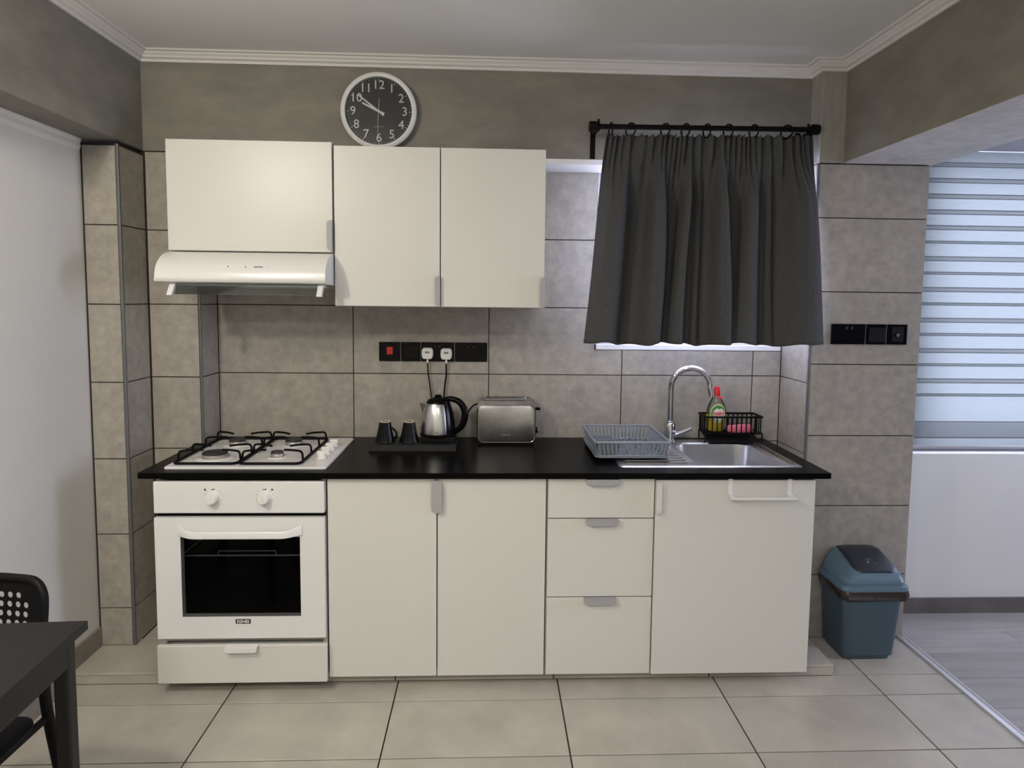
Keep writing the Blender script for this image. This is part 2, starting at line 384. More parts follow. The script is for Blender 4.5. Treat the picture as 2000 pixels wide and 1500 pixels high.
struct('wall_left', bm, 'white_wall', 'plain white painted wall beside the dining chair')
bm = bbox(XW - 0.2, XL, -0.80, YC, ZB, ZCL, 0.006)
struct('wall_left_beam', bm, 'plaster', 'grey microcement beam over the white wall')
bm = BM(); prism(bm, [(XW, ZB), (XW + 0.012, ZB), (XW + 0.012, ZB - 0.008), (XW + 0.007, ZB - 0.014), (XW + 0.009, ZB - 0.03), (XW + 0.004, ZB - 0.04), (XW, ZB - 0.045)], -0.8, YLP - 0.006, 'y')
struct('trim_3', bm, 'cornice', 'white moulding on top of the white wall under the beam')
# skirting on the left wall
bm = BM(); box(bm, XW, XW + 0.011, 0.047, YLP - 0.003, PLT, 0.125); box(bm, XW, XW + 0.011, -0.8, 0.045, 0.0, 0.080)
sk = struct('baseboard_left', bm, 'base_tile', 'stepped brown tile skirting along the white wall')
# ---- right pillar
bm = BM(); box(bm, XR0 + D, XR1, YRP + D, YC + 0.16, -0.1, 2.008)
rp = struct('wall_right_pillar', bm, 'grout', 'grey tiled pillar between the sink and the next room')
for k in range(len(ROWP)-1):
    tile(rp, 'y', XR0 + 0.009, XR1 + 0.003, ROWP[k], ROWP[k+1], YRP)
for k in range(len(ROWS)-1):
    tile(rp, 'x-', YRP + 0.008, YC, ROWS[k], min(ROWS[k+1], 2.008), XR0)
bm = bbox(XR0 - 0.001, XR0 + 0.010, YRP - 0.001, YRP + 0.009, 0.0, 2.008, 0.003)
obj('corner_trim', bm, 'alu', rp, label='grey aluminium corner trim')
bm = BM(); box(bm, XR1 - 0.001, XR1 + 0.003, YRP + 0.004, YC, 0, 2.01); obj('plaster_side', bm, 'white_wall', rp)
bm = bbox(XR0 + 0.006, XRB + 0.01, YRP, YC + 0.1, 2.012, ZCL, 0.003)
struct('wall_right_stub', bm, 'rough_plaster', 'rough patch of bare cement above the tiled pillar')
bm = BM(); box(bm, XRB, 3.0, -4.2, YC + 0.1, 2.013, ZCL)
rb = struct('wall_right_beam', bm, 'plaster', 'grey microcement beam over the opening to the next room')
bm = BM(); box(bm, XRB, 3.0, -4.2, YRP + 0.2, 2.0115, 2.0128)
obj('beam_underside', bm, 'soffit', rb)
bm = BM(); box(bm, 2.66, 2.98, -4.2, -1.5, 0.0, 2.011)
struct('added_light_block', bm, 'white_wall')  # unseen partition, added to keep next-room daylight off the left wall
# ---- ceiling and cornice
bm = BM(); box(bm, -2.0, 3.0, -4.2, YC + 0.2, ZCL, ZCL + 0.1)
struct('ceiling', bm, 'ceiling', 'plain white plaster ceiling of the kitchen')
def cornice(name, pts, label):
    # profile (out, down) swept along a polyline of wall points, outward normal to the room on the right side
    prof = [(0.0, 0.040), (0.008, 0.040), (0.010, 0.031), (0.022, 0.026), (0.024, 0.020), (0.033, 0.013), (0.035, 0.008), (0.046, 0.006), (0.050, 0.0), (0.0, 0.0)]
    bm = BM(); rings = []
    n = len(pts)
    for i, p in enumerate(pts):
        def nrm(a, b):
            d = (Vector(b) - Vector(a)).normalized(); return Vector((d.y, -d.x))
        ns = []
        if i > 0: ns.append(nrm(pts[i-1], p))
        if i < n-1: ns.append(nrm(p, pts[i+1]))
        m = sum(ns, Vector((0, 0))); m = m / (m.dot(ns[0])) if len(ns) == 2 else ns[0]
        rings.append([bm.verts.new((p[0] + m.x*o, p[1] + m.y*o, ZCL - d)) for o, d in prof])
    k = len(prof)
    for A, B in zip(rings, rings[1:]):
        for i in range(k): bm.faces.new((A[i], A[(i+1) % k], B[(i+1) % k], B[i]))
    bm.faces.new(rings[0]); bm.faces.new(rings[-1][::-1]); bmesh.ops.recalc_face_normals(bm, faces=bm.faces)
    return struct(name, bm, 'cornice', label)
cornice('trim_4', [(XL, -0.80), (XL, YB), (XR0 + 0.006, YB), (XR0 + 0.006, YRP), (XRB, YRP), (XRB, -4.1)], 'white stepped cornice running round the ceiling edge')

# ---- next room: far wall with window, ceiling, outer walls
FY = 0.563
NX0, NX1, NZ0, NZ1 = 3.08, 4.75, 0.756, 2.10
bm = BM()
box(bm, XR1 + 0.003, NX0, FY, FY + 0.16, -0.1, 2.5); box(bm, NX1, 5.6, FY, FY + 0.16, -0.1, 2.5); box(bm, NX0, NX1, FY, FY + 0.16, -0.1, NZ0); box(bm, NX0, NX1, FY, FY + 0.16, NZ1, 2.5)
struct('wall_far', bm, 'white_wall', 'white wall under the striped blind in the next room')
bm = BM(); box(bm, XR1 + 0.004, 5.5, FY - 0.012, FY - 0.0005, 0.0, 0.072)
struct('baseboard_far', bm, 'skirt_dark', 'dark grey skirting board under the window wall')
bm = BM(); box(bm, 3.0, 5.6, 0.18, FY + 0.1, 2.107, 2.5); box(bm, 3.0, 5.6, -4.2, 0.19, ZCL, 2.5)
struct('ceiling_room', bm, 'ceiling_grey', 'grey ceiling of the next room')
bm = BM()
box(bm, 5.5, 5.6, -4.2, -1.0, -0.1, 2.5); box(bm, 5.5, 5.6, -0.2, FY + 0.1, -0.1, 2.5); box(bm, 5.5, 5.6, -1.0, -0.2, -0.1, 0.85); box(bm, 5.5, 5.6, -1.0, -0.2, 2.15, 2.5)
struct('wall_room', bm, 'white_wall')
bm = BM(); box(bm, -2.1, 5.7, -4.3, -4.2, -0.1, 2.6)
struct('wall_front', bm, 'white_wall')
bm = BM(); box(bm, -2.1, -2.0, -4.3, -0.7, -0.1, 2.6); box(bm, -2.1, XW - 0.1, -0.80, -0.7, -0.1, 2.6)
struct('wall_left_far', bm, 'white_wall')
# window 2 frame + panes
wf = bpy.data.objects.new('window_2', None); C.objects.link(wf); wf.location = (3.9, FY + 0.08, NZ0); wf['kind'] = 'structure'; wf['label'] = 'grey framed sliding window behind the striped blind'
def bar(x0, x1, y0, y1, z0, z1, m, parent, name): return obj(name, bbox(x0, x1, y0, y1, z0, z1, 0.003), m, parent)
for a in ((NX0, NX1, NZ0, NZ0 + 0.055), (NX0, NX1, NZ1 - 0.05, NZ1), (NX0, NX0 + 0.05, NZ0 + 0.055, NZ1 - 0.05), (NX1 - 0.05, NX1, NZ0 + 0.055, NZ1 - 0.05), (3.88, 3.95, NZ0 + 0.055, NZ1 - 0.05)):
    bar(a[0], a[1], FY + 0.06, FY + 0.11, a[2], a[3], 'frame_dark', wf, 'frame_bar')
for a, b in ((NX0 + 0.05, 3.88), (3.95, NX1 - 0.05)):
    bm = BM(); box(bm, a, b, FY + 0.083, FY + 0.087, NZ0 + 0.055, NZ1 - 0.05); obj('pane', bm, 'pane', wf)
# kitchen window
wk = bpy.data.objects.new('window_1', None); C.objects.link(wk); wk.location = (2.09, YC + 0.07, WZ0); wk['kind'] = 'structure'; wk['label'] = 'white framed kitchen window behind the dark curtain'
bar(WX0 + 0.004, WX1 - 0.004, YC - 0.004, YC + 0.10, WZ0 - 0.012, WZ0 + 0.012, 'pvc', wk, 'sill')
for a in ((WX0, WX1, WZ0 + 0.012, WZ0 + 0.07), (WX0, WX1, WZ1 - 0.06, WZ1), (WX0, WX0 + 0.06, WZ0 + 0.07, WZ1 - 0.06), (WX1 - 0.06, WX1, WZ0 + 0.07, WZ1 - 0.06), (2.06, 2.12, WZ0 + 0.07, WZ1 - 0.06)):
    bar(a[0], a[1], YC + 0.05, YC + 0.11, a[2], a[3], 'pvc', wk, 'frame_bar')
for a, b in ((WX0 + 0.06, 2.06), (2.12, WX1 - 0.06)):
    bm = BM(); box(bm, a, b, YC + 0.078, YC + 0.082, WZ0 + 0.07, WZ1 - 0.06); obj('pane', bm, 'pane', wk)

# ------------------------------------------------------------------ base units
def pull(name, parent, x0, x1, z, yf, axis='h', m='handle'):
    # flat tab handle folded over the edge, standing proud of the front with rounded ends
    bm = BM()
    if axis == 'h':
        w_ = x1 - x0; h = 0.020; r = 0.016
        poly = [(x0, z), (x1, z)] + [(x1 - r*0.9*(1-math.cos(a)) if False else x1 - r + r*math.cos(a), z - h + 0.016 - 0.016*math.sin(a)) for a in (0, .4, .8, 1.2, PI/2)] + [(x0 + r - r*math.cos(a), z - h + 0.016 - 0.016*math.sin(a)) for a in (PI/2, 1.2, .8, .4, 0)]
        prism(bm, poly, yf - 0.020, yf - 0.017, 'y'); box(bm, x0, x1, yf - 0.018, yf + 0.004, z, z + 0.0025)
    else:
        z0, z1 = z; h = x1 - x0; s = 1 if axis == 'r' else -1   # 'r': folded over the right edge
        xe = x1 if s > 0 else x0; xi = x0 if s > 0 else x1; r = 0.014*s
        poly = [(xe, z0), (xe, z1)] + [(xi + r - r*math.sin(a), z1 - 0.014 + 0.014*math.cos(a)) for a in (0, .4, .8, 1.2, PI/2)] + [(xi + r - r*math.sin(a), z0 + 0.014 - 0.014*math.cos(a)) for a in (PI/2, 1.2, .8, .4, 0)]
        prism(bm, poly, yf - 0.020, yf - 0.017, 'y'); e0, e1 = sorted((xe, xe + 0.0015*s)); box(bm, e0, e1, yf - 0.02, yf + 0.004, z0, z1)
    return obj(name, bm, m, parent)
FZ0, FZ1 = 0.0435, 0.7935
def carcass(root, x0, x1, z0, z1, y0, y1, top=True, t=0.016):
    bm = BM(); x0 += 0.0015; x1 -= 0.0015
    box(bm, x0, x0 + t, y0, y1, z0, z1); box(bm, x1 - t, x1, y0, y1, z0, z1); box(bm, x0 + t, x1 - t, y0, y1, z0, z0 + t)
    box(bm, x0 + t, x1 - t, y1 - 0.006, y1, z0 + t, z1)
    if top: box(bm, x0 + t, x1 - t, y0, y1 - 0.006, z1 - t, z1)
    else: box(bm, x0 + t, x1 - t, y0, y0 + 0.06, z1 - t, z1); box(bm, x0 + t, x1 - t, y0, y0 + t, z0 + t, z1 - t)
    return obj('body', bm, 'cab_side', root)
DG = 0.0020
def front(root, name, x0, x1, z0, z1, yf=0.0, th=0.017):
    return obj(name, bbox(x0 + DG, x1 - DG, yf, yf + th, z0 + DG, z1 - DG, 0.0012, 1), 'cab', root)
CB0, CB1 = 0.019, YC - 0.012
# oven housing
ov_c = thing('oven_cabinet', 'white base cabinet housing the oven with a pulled-out bottom drawer', 'cabinet', (0.3, 0.3, PLT))
bm = BM()
for a in ((0.0015, 0.0165), (0.5835, 0.5985)): box(bm, a[0], a[1], CB0 - 0.012, CB1, PLT + 0.001, FZ1)
box(bm, 0.0165, 0.5835, CB0, CB1, PLT + 0.001, PLT + 0.017); box(bm, 0.0165, 0.5835, CB0 - 0.010, CB1, 0.186, 0.2045); box(bm, 0.0165, 0.5835, CB1 - 0.006, CB1, 0.2045, FZ1)
obj('body', bm, 'cab_side', ov_c)
dr = obj('drawer', bbox(0.001, 0.604, -0.032, -0.014, 0.046, 0.187, 0.0015, 1), 'cab', ov_c)
bm = BM(); prism(bm, [(0.246, 0.1885), (0.362, 0.1885)] + [(0.362 - 0.014 + 0.014*math.cos(a), 0.188 - 0.004 - 0.014*math.sin(a)) for a in (0, .4, .8, 1.2, PI/2)] + [(0.26 - 0.014*math.cos(a), 0.188 - 0.004 - 0.014*math.sin(a)) for a in (PI/2, 1.2, .8, .4, 0)], -0.054, -0.050, 'y'); box(bm, 0.246, 0.362, -0.0525, -0.028, 0.188, 0.191)
obj('handle', bm, 'plastic_white', dr, label='white tab handle')
bm = BM(); box(bm, 0.02, 0.585, -0.014, 0.35, 0.066, 0.17); obj('drawer_box', bm, 'cab_side', ov_c)

# double-door cabinet
bc = thing('base_cabinet', 'white base cabinet with two tall plain doors beside the oven', 'cabinet', (1.0, 0.3, PLT))
carcass(bc, 0.6, 1.4, PLT + 0.001, FZ1, CB0, CB1)
d1 = front(bc, 'door', 0.604, 1.0, FZ0, FZ1); d2 = front(bc, 'door', 1.0, 1.399, FZ0, FZ1)
pull('handle', d1, 0.982, 0.9985, (0.670, 0.789), 0.0, 'r'); pull('handle', d2, 1.0015, 1.019, (0.670, 0.789), 0.0, 'l')
# drawers
dc = thing('drawer_cabinet', 'white base cabinet with a stack of three drawers', 'cabinet', (1.6, 0.3, PLT))
carcass(dc, 1.4, 1.8, PLT + 0.001, FZ1, CB0, CB1)
for z0, z1 in ((FZ0, 0.344), (0.344, 0.643), (0.643, FZ1)):
    d_ = front(dc, 'drawer', 1.403, 1.799, z0, z1)
    pull('handle', d_, 1.543, 1.662, z1 - 0.003, 0.0, 'h')
# sink cabinet
sc = thing('sink_cabinet', 'white base cabinet with one wide door under the sink', 'cabinet', (2.1, 0.3, PLT))
carcass(sc, 1.8, 2.4, PLT + 0.001, FZ1, CB0, CB1, top=False)
d_ = front(sc, 'door', 1.799, 2.401, FZ0 - 0.001, FZ1 - 0.003, -0.004)
pull('handle', d_, 1.8015, 1.820, (0.668, 0.785), -0.004, 'l', 'cab')
# over-door towel rail
tr = thing('towel_rail', 'white plastic towel rail hooked over the sink cabinet door', 'towel rail', (2.19, -0.02, 0.72))
bm = BM(); tube(bm, [(2.068, -0.038, 0.727), (2.312, -0.038, 0.727)], 0.0055, 10); obj('rail', bm, 'plastic_white', tr, smooth=True)
for x in (2.078, 2.300):
    bm = BM(); prism(bm, [(-0.0075, 0.796), (0.012, 0.796), (0.012, 0.794), (-0.0055, 0.794), (-0.0055, 0.735), (-0.010, 0.729), (-0.038, 0.722), (-0.041, 0.730), (-0.012, 0.738), (-0.0075, 0.744)], x - 0.009, x + 0.009, 'x')
    obj('hook', bm, 'plastic_white', tr)

# ---- worktop with holes for hob and sink bowl
WT0, WT1 = 0.797, 0.818
bm = BM()
HX0, HX1, HY0, HY1 = 1.978, 2.345, 0.076, 0.498
box(bm, -0.051, XS + 0.002, -0.021, YB - 0.001, WT0, WT1); box(bm, XS + 0.002, HX0, -0.021, YC - 0.001, WT0, WT1)
box(bm, HX0, HX1, -0.021, HY0, WT0, WT1); box(bm, HX0, HX1, HY1, YC - 0.001, WT0, WT1); box(bm, HX1, 2.447, -0.021, YC - 0.001, WT0, WT1)
wt = obj('worktop', bm, 'worktop', loc=(1.2, 0.3, WT0)); tag(wt, 'long matt black kitchen worktop over the white base units', 'worktop')

# ------------------------------------------------------------------ oven
ov = thing('oven', 'white built-in oven with two knobs and dark glass door', 'oven', (0.3, 0.25, 0.205))
OY = -0.020
bm = BM()
box(bm, 0.02, 0.58, 0.010, 0.028, 0.208, 0.24); box(bm, 0.02, 0.58, 0.010, 0.50, 0.208, 0.225); box(bm, 0.02, 0.58, 0.010, 0.50, 0.60, 0.775)
box(bm, 0.02, 0.05, 0.010, 0.50, 0.225, 0.60); box(bm, 0.55, 0.58, 0.010, 0.50, 0.225, 0.60); box(bm, 0.05, 0.55, 0.48, 0.50, 0.225, 0.60)
box(bm, 0.0012, 0.5985, 0.0015, 0.0065, 0.645, 0.682)  # dark strip across the gap below the panel, standing in for its shade
obj('cavity', bm, 'void', ov)
pan = obj('control_panel', bbox(0.0, 0.5985, OY, 0.010, 0.6715, 0.7865, 0.003), 'enamel', ov)
for kx, s in ((0.208, -1), (0.389, 1)):
    bm = BM(); lathe(bm, [(0.023, 0.0), (0.0225, -0.006), (0.0205, -0.010), (0.0195, -0.026), (0.0175, -0.029), (0.004, -0.0295)], (kx, OY, 0.730), 28, 'y')
    kn = obj('knob', bm, 'plastic_white', ov, smooth=True)
    obj('knob_grip', bbox(kx - 0.005, kx + 0.005, OY - 0.0335, OY - 0.025, 0.713, 0.747, 0.002), 'plastic_white', kn)
    bm = BM(); lathe(bm, [(0.0035, 0), (0.0035, -0.0006)], (kx + 0.027*s, OY, 0.758), 12, 'y'); obj('marking', bm, 'print_black', pan)
    bm = BM(); box(bm, kx - 0.006, kx + 0.006, OY - 0.0006, OY, 0.757, 0.7595); box(bm, kx + 0.004, kx + 0.006, OY - 0.0006, OY, 0.7595, 0.763); obj('marking', bm, 'print_black', pan)
    for a in (20, 45, 135, 160, 200, 340):
        ca, sa = math.cos(math.radians(a)), math.sin(math.radians(a))
        bm = BM(); lathe(bm, [(0.0016, 0), (0.0016, -0.0006)], (kx + 0.031*ca, OY, 0.730 + 0.031*sa), 8, 'y'); obj('marking', bm, 'print_grey', pan)
# door as a frame with glass
dz0, dz1, gx0, gx1, gz0, gz1 = 0.208, 0.6555, 0.0895, 0.511, 0.2895, 0.585
bm = BM(); yb_ = 0.008
box(bm, 0.0, gx0, OY, yb_, dz0, dz1); box(bm, gx1, 0.5985, OY, yb_, dz0, dz1); box(bm, gx0, gx1, OY, yb_, dz0, gz0); box(bm, gx0, gx1, OY, yb_, gz1, dz1)
od = obj('door', bm, 'enamel', ov)
bm = BM(); box(bm, gx0 - 0.001, gx1 + 0.001, OY + 0.0008, OY + 0.004, gz0 - 0.001, gz1 + 0.001); obj('door_glass', bm, 'oven_glass', od, label='dark tinted oven window')
# bowed handle
bm = BM(); loops = []
n = 24
for i in range(n + 1):
    t = i/n; x = 0.083 + t*(0.519 - 0.083); e = min(1.0, min(t, 1-t)/0.16); e = math.sin(e*PI/2)
    y = OY - 0.006 - 0.030*e; lift = 0.016*(1 - e); z0, z1 = 0.590 + 0.3*lift, 0.612 + lift
    loops.append([(x, y, z0), (x, y + 0.012 if e > 0.3 else OY, z0), (x, y + 0.012 if e > 0.3 else OY, z1), (x, y + 0.003, z1 + 0.002), (x, y, z1 - 0.002)])
loft(bm, loops); obj('door_handle', bm, 'enamel', od, smooth=True)
bm = BM(); prism(bm, rrect(0.277, 0.331, 0.2635, 0.2805, 0.003, 3), OY - 0.001, OY, 'y'); bd = obj('badge', bm, 'print_black', od)
text('badge_lettering', 'IGNIS', 0.0160, 'print_white', od, (0.304, OY - 0.0012, 0.2715), (1, 0, 0), (0, 0, 1), 0.0002, sx=1.12, bold=0.0005)
# rack in the oven
rk = thing('oven_rack', 'chrome wire rack inside the oven', 'rack', (0.3, 0.25, 0.43))
bm = BM(); tube(bm, [(0.055, 0.06, 0.486), (0.545, 0.06, 0.486), (0.545, 0.44, 0.486), (0.055, 0.44, 0.486)], 0.0028, 8, closed=True)
tube(bm, [(0.19, 0.06, 0.486), (0.192, 0.055, 0.505), (0.40, 0.055, 0.505), (0.402, 0.06, 0.486)], 0.002, 8); obj('frame', bm, 'alu_bright', rk, smooth=True)
for i in range(15):
    bm = BM(); x = 0.08 + i*0.0314; tube(bm, [(x, 0.06, 0.486), (x, 0.44, 0.486)], 0.0014, 6); obj('wire', bm, 'black_metal', rk)
bm = BM()
for z in (0.30, 0.385): tube(bm, [(0.055, 0.03, z), (0.055, 0.45, z)], 0.002, 6); tube(bm, [(0.545, 0.03, z), (0.545, 0.45, z)], 0.002, 6); tube(bm, [(0.055, 0.45, z), (0.545, 0.45, z)], 0.002, 6)
obj('side_rails', bm, 'black_metal', ov)

# ------------------------------------------------------------------ hob
hb = thing('gas_hob', 'white four-burner gas hob with black pan supports', 'hob', (0.3, 0.29, WT1))
HBX0, HBX1, HBY0, HBY1 = 0.012, 0.594, 0.032, 0.548
bm = BM(); z = WT1
loft(bm, [[(x, y, z) for x, y in rrect(HBX0, HBX1, HBY0, HBY1, 0.012)], [(x, y, z + 0.006) for x, y in rrect(HBX0, HBX1, HBY0, HBY1, 0.012)], [(x, y, z + 0.0085) for x, y in rrect(HBX0 + 0.004, HBX1 - 0.004, HBY0 + 0.004, HBY1 - 0.004, 0.012)]])
plate = obj('plate', bm, 'enamel', hb)
HZ = WT1 + 0.0085
for bx, by, r in ((0.140, 0.175, 0.047), (0.372, 0.185, 0.024), (0.140, 0.405, 0.034), (0.372, 0.405, 0.034)):
    bm = BM(); lathe(bm, [(r*1.55, 0), (r*1.5, 0.002), (r*1.05, 0.003)], (bx, by, HZ), 32); obj('burner_dish', bm, 'enamel', plate, smooth=True)
    bm = BM(); lathe(bm, [(r*1.02, 0.0), (r*1.02, 0.010), (r*0.95, 0.014)], (bx, by, HZ + 0.002), 32); bu = obj('burner', bm, 'burner_alu', hb, smooth=True)
    bm = BM(); lathe(bm, [(r*0.98, 0), (r, 0.003), (r*0.9, 0.008), (r*0.2, 0.010)], (bx, by, HZ + 0.016), 32); obj('burner_cap', bm, 'burner', bu, smooth=True)
for x0, x1 in ((0.034, 0.262), (0.268, 0.492)):
    bm = BM(); y0, y1 = 0.060, 0.500; zz = HZ + 0.006
    tube(bm, [(a, b, zz) for a, b in rrect(x0, x1, y0, y1, 0.02, 4)], 0.005, 8, closed=True)
    sp = obj('pan_support', bm, 'black_iron', hb, smooth=True)
    for yv in (0.105, 0.225, 0.345, 0.465):
        for s, xx in ((1, x0), (-1, x1)):
            yin = 0.18 if yv < 0.29 else 0.405
            yi = yv + (yin - yv)*0.45
            bm = BM(); h = 0.036
            tube(bm, [(xx, yv, zz), (xx + s*0.002, yv, zz + h*0.7), (xx + s*0.006, yv, zz + h*0.93), (xx + s*0.014, yv + (yi-yv)*0.1, zz + h), (xx + s*0.05, yv + (yi-yv)*0.55, zz + h), (xx + s*0.078, yi, zz + h - 0.003)], 0.0042, 8)
            obj('prong', bm, 'black_iron', sp, smooth=True)
for ky in (0.165, 0.235, 0.305, 0.375):
    bm = BM(); lathe(bm, [(0.021, 0), (0.020, 0.004), (0.016, 0.007), (0.0155, 0.020), (0.013, 0.023), (0.002, 0.0235)], (0.545, ky, HZ), 24); kk = obj('knob', bm, 'plastic_white', hb, smooth=True)
    obj('knob_grip', bbox(0.528, 0.562, ky - 0.004, ky + 0.004, HZ + 0.016, HZ + 0.029, 0.002), 'plastic_white', kk)
    bm = BM(); lathe(bm, [(0.022, 0), (0.022, 0.0006)], (0.545, ky, HZ), 24); obj('knob_seal', bm, 'print_grey', plate)
for ky in (0.142, 0.20):
    bm = BM(); box(bm, 0.515, 0.522, ky, ky + 0.004, HZ, HZ + 0.0004); obj('marking', bm, 'print_grey', plate)

# ------------------------------------------------------------------ wall cabinets and hood
UY, UZ0, UZ1 = 0.185, 1.4095, 2.0095
def wall_cab(name, label, x0, x1, z0, z1, hz, xh, yf=UY):
    r = thing(name, label, 'cabinet', ((x0+x1)/2, 0.4, z0))
    carcass(r, x0, x1, z0, z1 - 0.001, yf + 0.019, YB - 0.002 if z1 > ZB else YC - 0.002)
    d = front(r, 'door', x0, x1, z0, z1, yf)
    pull('handle', d, xh - 0.0175, xh, hz, yf, 'r')
    return r
wall_cab('hood_cabinet', 'short white wall cabinet above the extractor hood', -0.017, 0.594, 1.610, 2.021, (1.618, 1.730), 0.5925, 0.183)
wall_cab('wall_cabinet', 'tall white wall cabinet next to the extractor hood', 0.597, 0.9965, UZ0, UZ1, (1.412, 1.528), 0.995)
wall_cab('wall_cabinet', 'tall white wall cabinet next to the curtained window', 0.9965, 1.396, UZ0, UZ1, (1.412, 1.528), 1.3945)
hd = thing('extractor_hood', 'white slim extractor hood with glass visor over the hob', 'extractor hood', (0.3, 0.35, 1.49))
prof = [(0.60, 1.607), (0.190, 1.607)]
for k in range(1, 13):
    a = PI/2*k/12; prof.append((0.190 - 0.142*math.sin(a)**1.0*0.98, 1.607 - 0.100*(1 - math.cos(a))))
prof += [(0.046, 1.502), (0.050, 1.494), (0.060, 1.490), (0.30, 1.486), (0.60, 1.486)]
HX_0, HX_1 = -0.006, 0.5945
bm = BM(); prism(bm, prof, HX_0, HX_1, 'x')
hbod = obj('body', bm, 'enamel', hd, smooth=True)
bm = BM(); box(bm, 0.03, 0.565, 0.10, 0.56, 1.478, 1.4865); obj('filter', bm, 'enamel', hd)
def hoodpt(z):   # surface y at height z on the curved front
    c = max(-1, min(1, 1 - (1.607 - z)/0.100)); return 0.190 - 0.142*0.98*math.sin(math.acos(c))
# control slot on the curved face
yc_ = hoodpt(1.549)
bm = BM(); prism(bm, rrect(0.200, 0.388, 1.5405, 1.5555, 0.007, 4), yc_ - 0.003, yc_ + 0.012, 'y'); ctl = obj('control_slot', bm, 'enamel', hd)
for a, b in ((0.247, 0.252), (0.309, 0.314), (0.340, 0.372)):
    bm = BM(); box(bm, a, b, yc_ - 0.0045, yc_, 1.5465, 1.551); obj('slider', bm, 'print_grey', ctl)
bm = BM(); box(bm, 0.205, 0.383, yc_ - 0.0036, yc_, 1.5412, 1.5422); obj('slot_line', bm, 'print_grey', ctl)
for x in (0.045, 0.572):
    bm = BM(); prism(bm, [(0.075, 1.487), (0.100, 1.487), (0.064, 1.443), (0.046, 1.445)], x - 0.009, x + 0.009, 'x'); obj('visor_arm', bm, 'enamel', hd)
bm = BM(); prism(bm, [(0.085, 1.487), (0.089, 1.487), (0.058, 1.4485), (0.054, 1.4485)], 0.050, 0.567, 'x'); obj('visor', bm, 'visor', hd, label='clear glass visor')

# ------------------------------------------------------------------ clock
ck = thing('wall_clock', 'round wall clock with white rim and black face on the cement band', 'clock', (0.731, YB, 2.193))
CX, CZ, CR = 0.7315, 2.193, 0.1535
bm = BM(); lathe(bm, [(CR*0.9, YB - 0.0005), (CR*0.97, YB - 0.012), (CR, YB - 0.028), (CR*0.985, YB - 0.038), (CR*0.93, YB - 0.043), (CR*0.875, YB - 0.040), (CR*0.865, YB - 0.026)], (CX, 0, CZ), 64, 'y', cap=False)
obj('rim', bm, 'clock_rim', ck, smooth=True)
bm = BM(); lathe(bm, [(CR*0.875, YB - 0.004), (CR*0.875, YB - 0.025)], (CX, 0, CZ), 64, 'y'); face = obj('face', bm, 'clock_face', ck)
fy = YB - 0.0256
for h in range(1, 13):
    a = math.radians(90 - 30*h); rr = 0.104
    text('numeral', str(h), 0.049, 'print_white', face, (CX + rr*math.cos(a), fy, CZ + rr*math.sin(a)), (1, 0, 0), (0, 0, 1), 0.0003)
bm = BM()
for k in range(60):
    a = 2*PI*k/60; r0, r1, wd = (0.121, 0.129, 0.0011) if k % 5 == 0 else (0.124, 0.128, 0.0005)
    c_, s_ = math.cos(a), math.sin(a)
    q = [(CX + r*c_ - t*s_, fy, CZ + r*s_ + t*c_) for r, t in ((r0, -wd), (r1, -wd), (r1, wd), (r0, wd))]
    bm.faces.new([bm.verts.new(p) for p in q])
obj('minute_marks', bm, 'print_white', face)
text('lettering', 'QUARTZ', 0.0105, 'print_grey', face, (CX, fy, CZ - 0.060), (1, 0, 0), (0, 0, 1), 0.0002)
def hand(name, ang, l0, l1, w0, y):
    a = math.radians(ang); c_, s_ = math.cos(a), math.sin(a); bm = BM()
    P = [(l0, -w0*1.1), (0, -w0), (l1, -w0*0.7), (l1, w0*0.7), (0, w0), (l0, w0*1.1)]
    prism(bm, [(CX + r*c_ - t*s_, CZ + r*s_ + t*c_) for r, t in P], y - 0.001, y, 'y'); obj(name, bm, 'print_white', ck)
hand('minute_hand', 142.5, -0.026, 0.102, 0.0036, fy - 0.004); hand('hour_hand', 154, -0.024, 0.074, 0.0046, fy - 0.0025); hand('second_hand', 267, -0.050, 0.092, 0.0008, fy - 0.006)
bm = BM(); lathe(bm, [(0.005, fy - 0.001), (0.005, fy - 0.008)], (CX, 0, CZ), 16, 'y'); obj('hub', bm, 'print_white', ck)
bm = BM(); lathe(bm, [(CR*0.872, YB - 0.0365), (CR*0.872, YB - 0.0385)], (CX, 0, CZ), 48, 'y'); obj('cover_glass', bm, 'glass', ck)

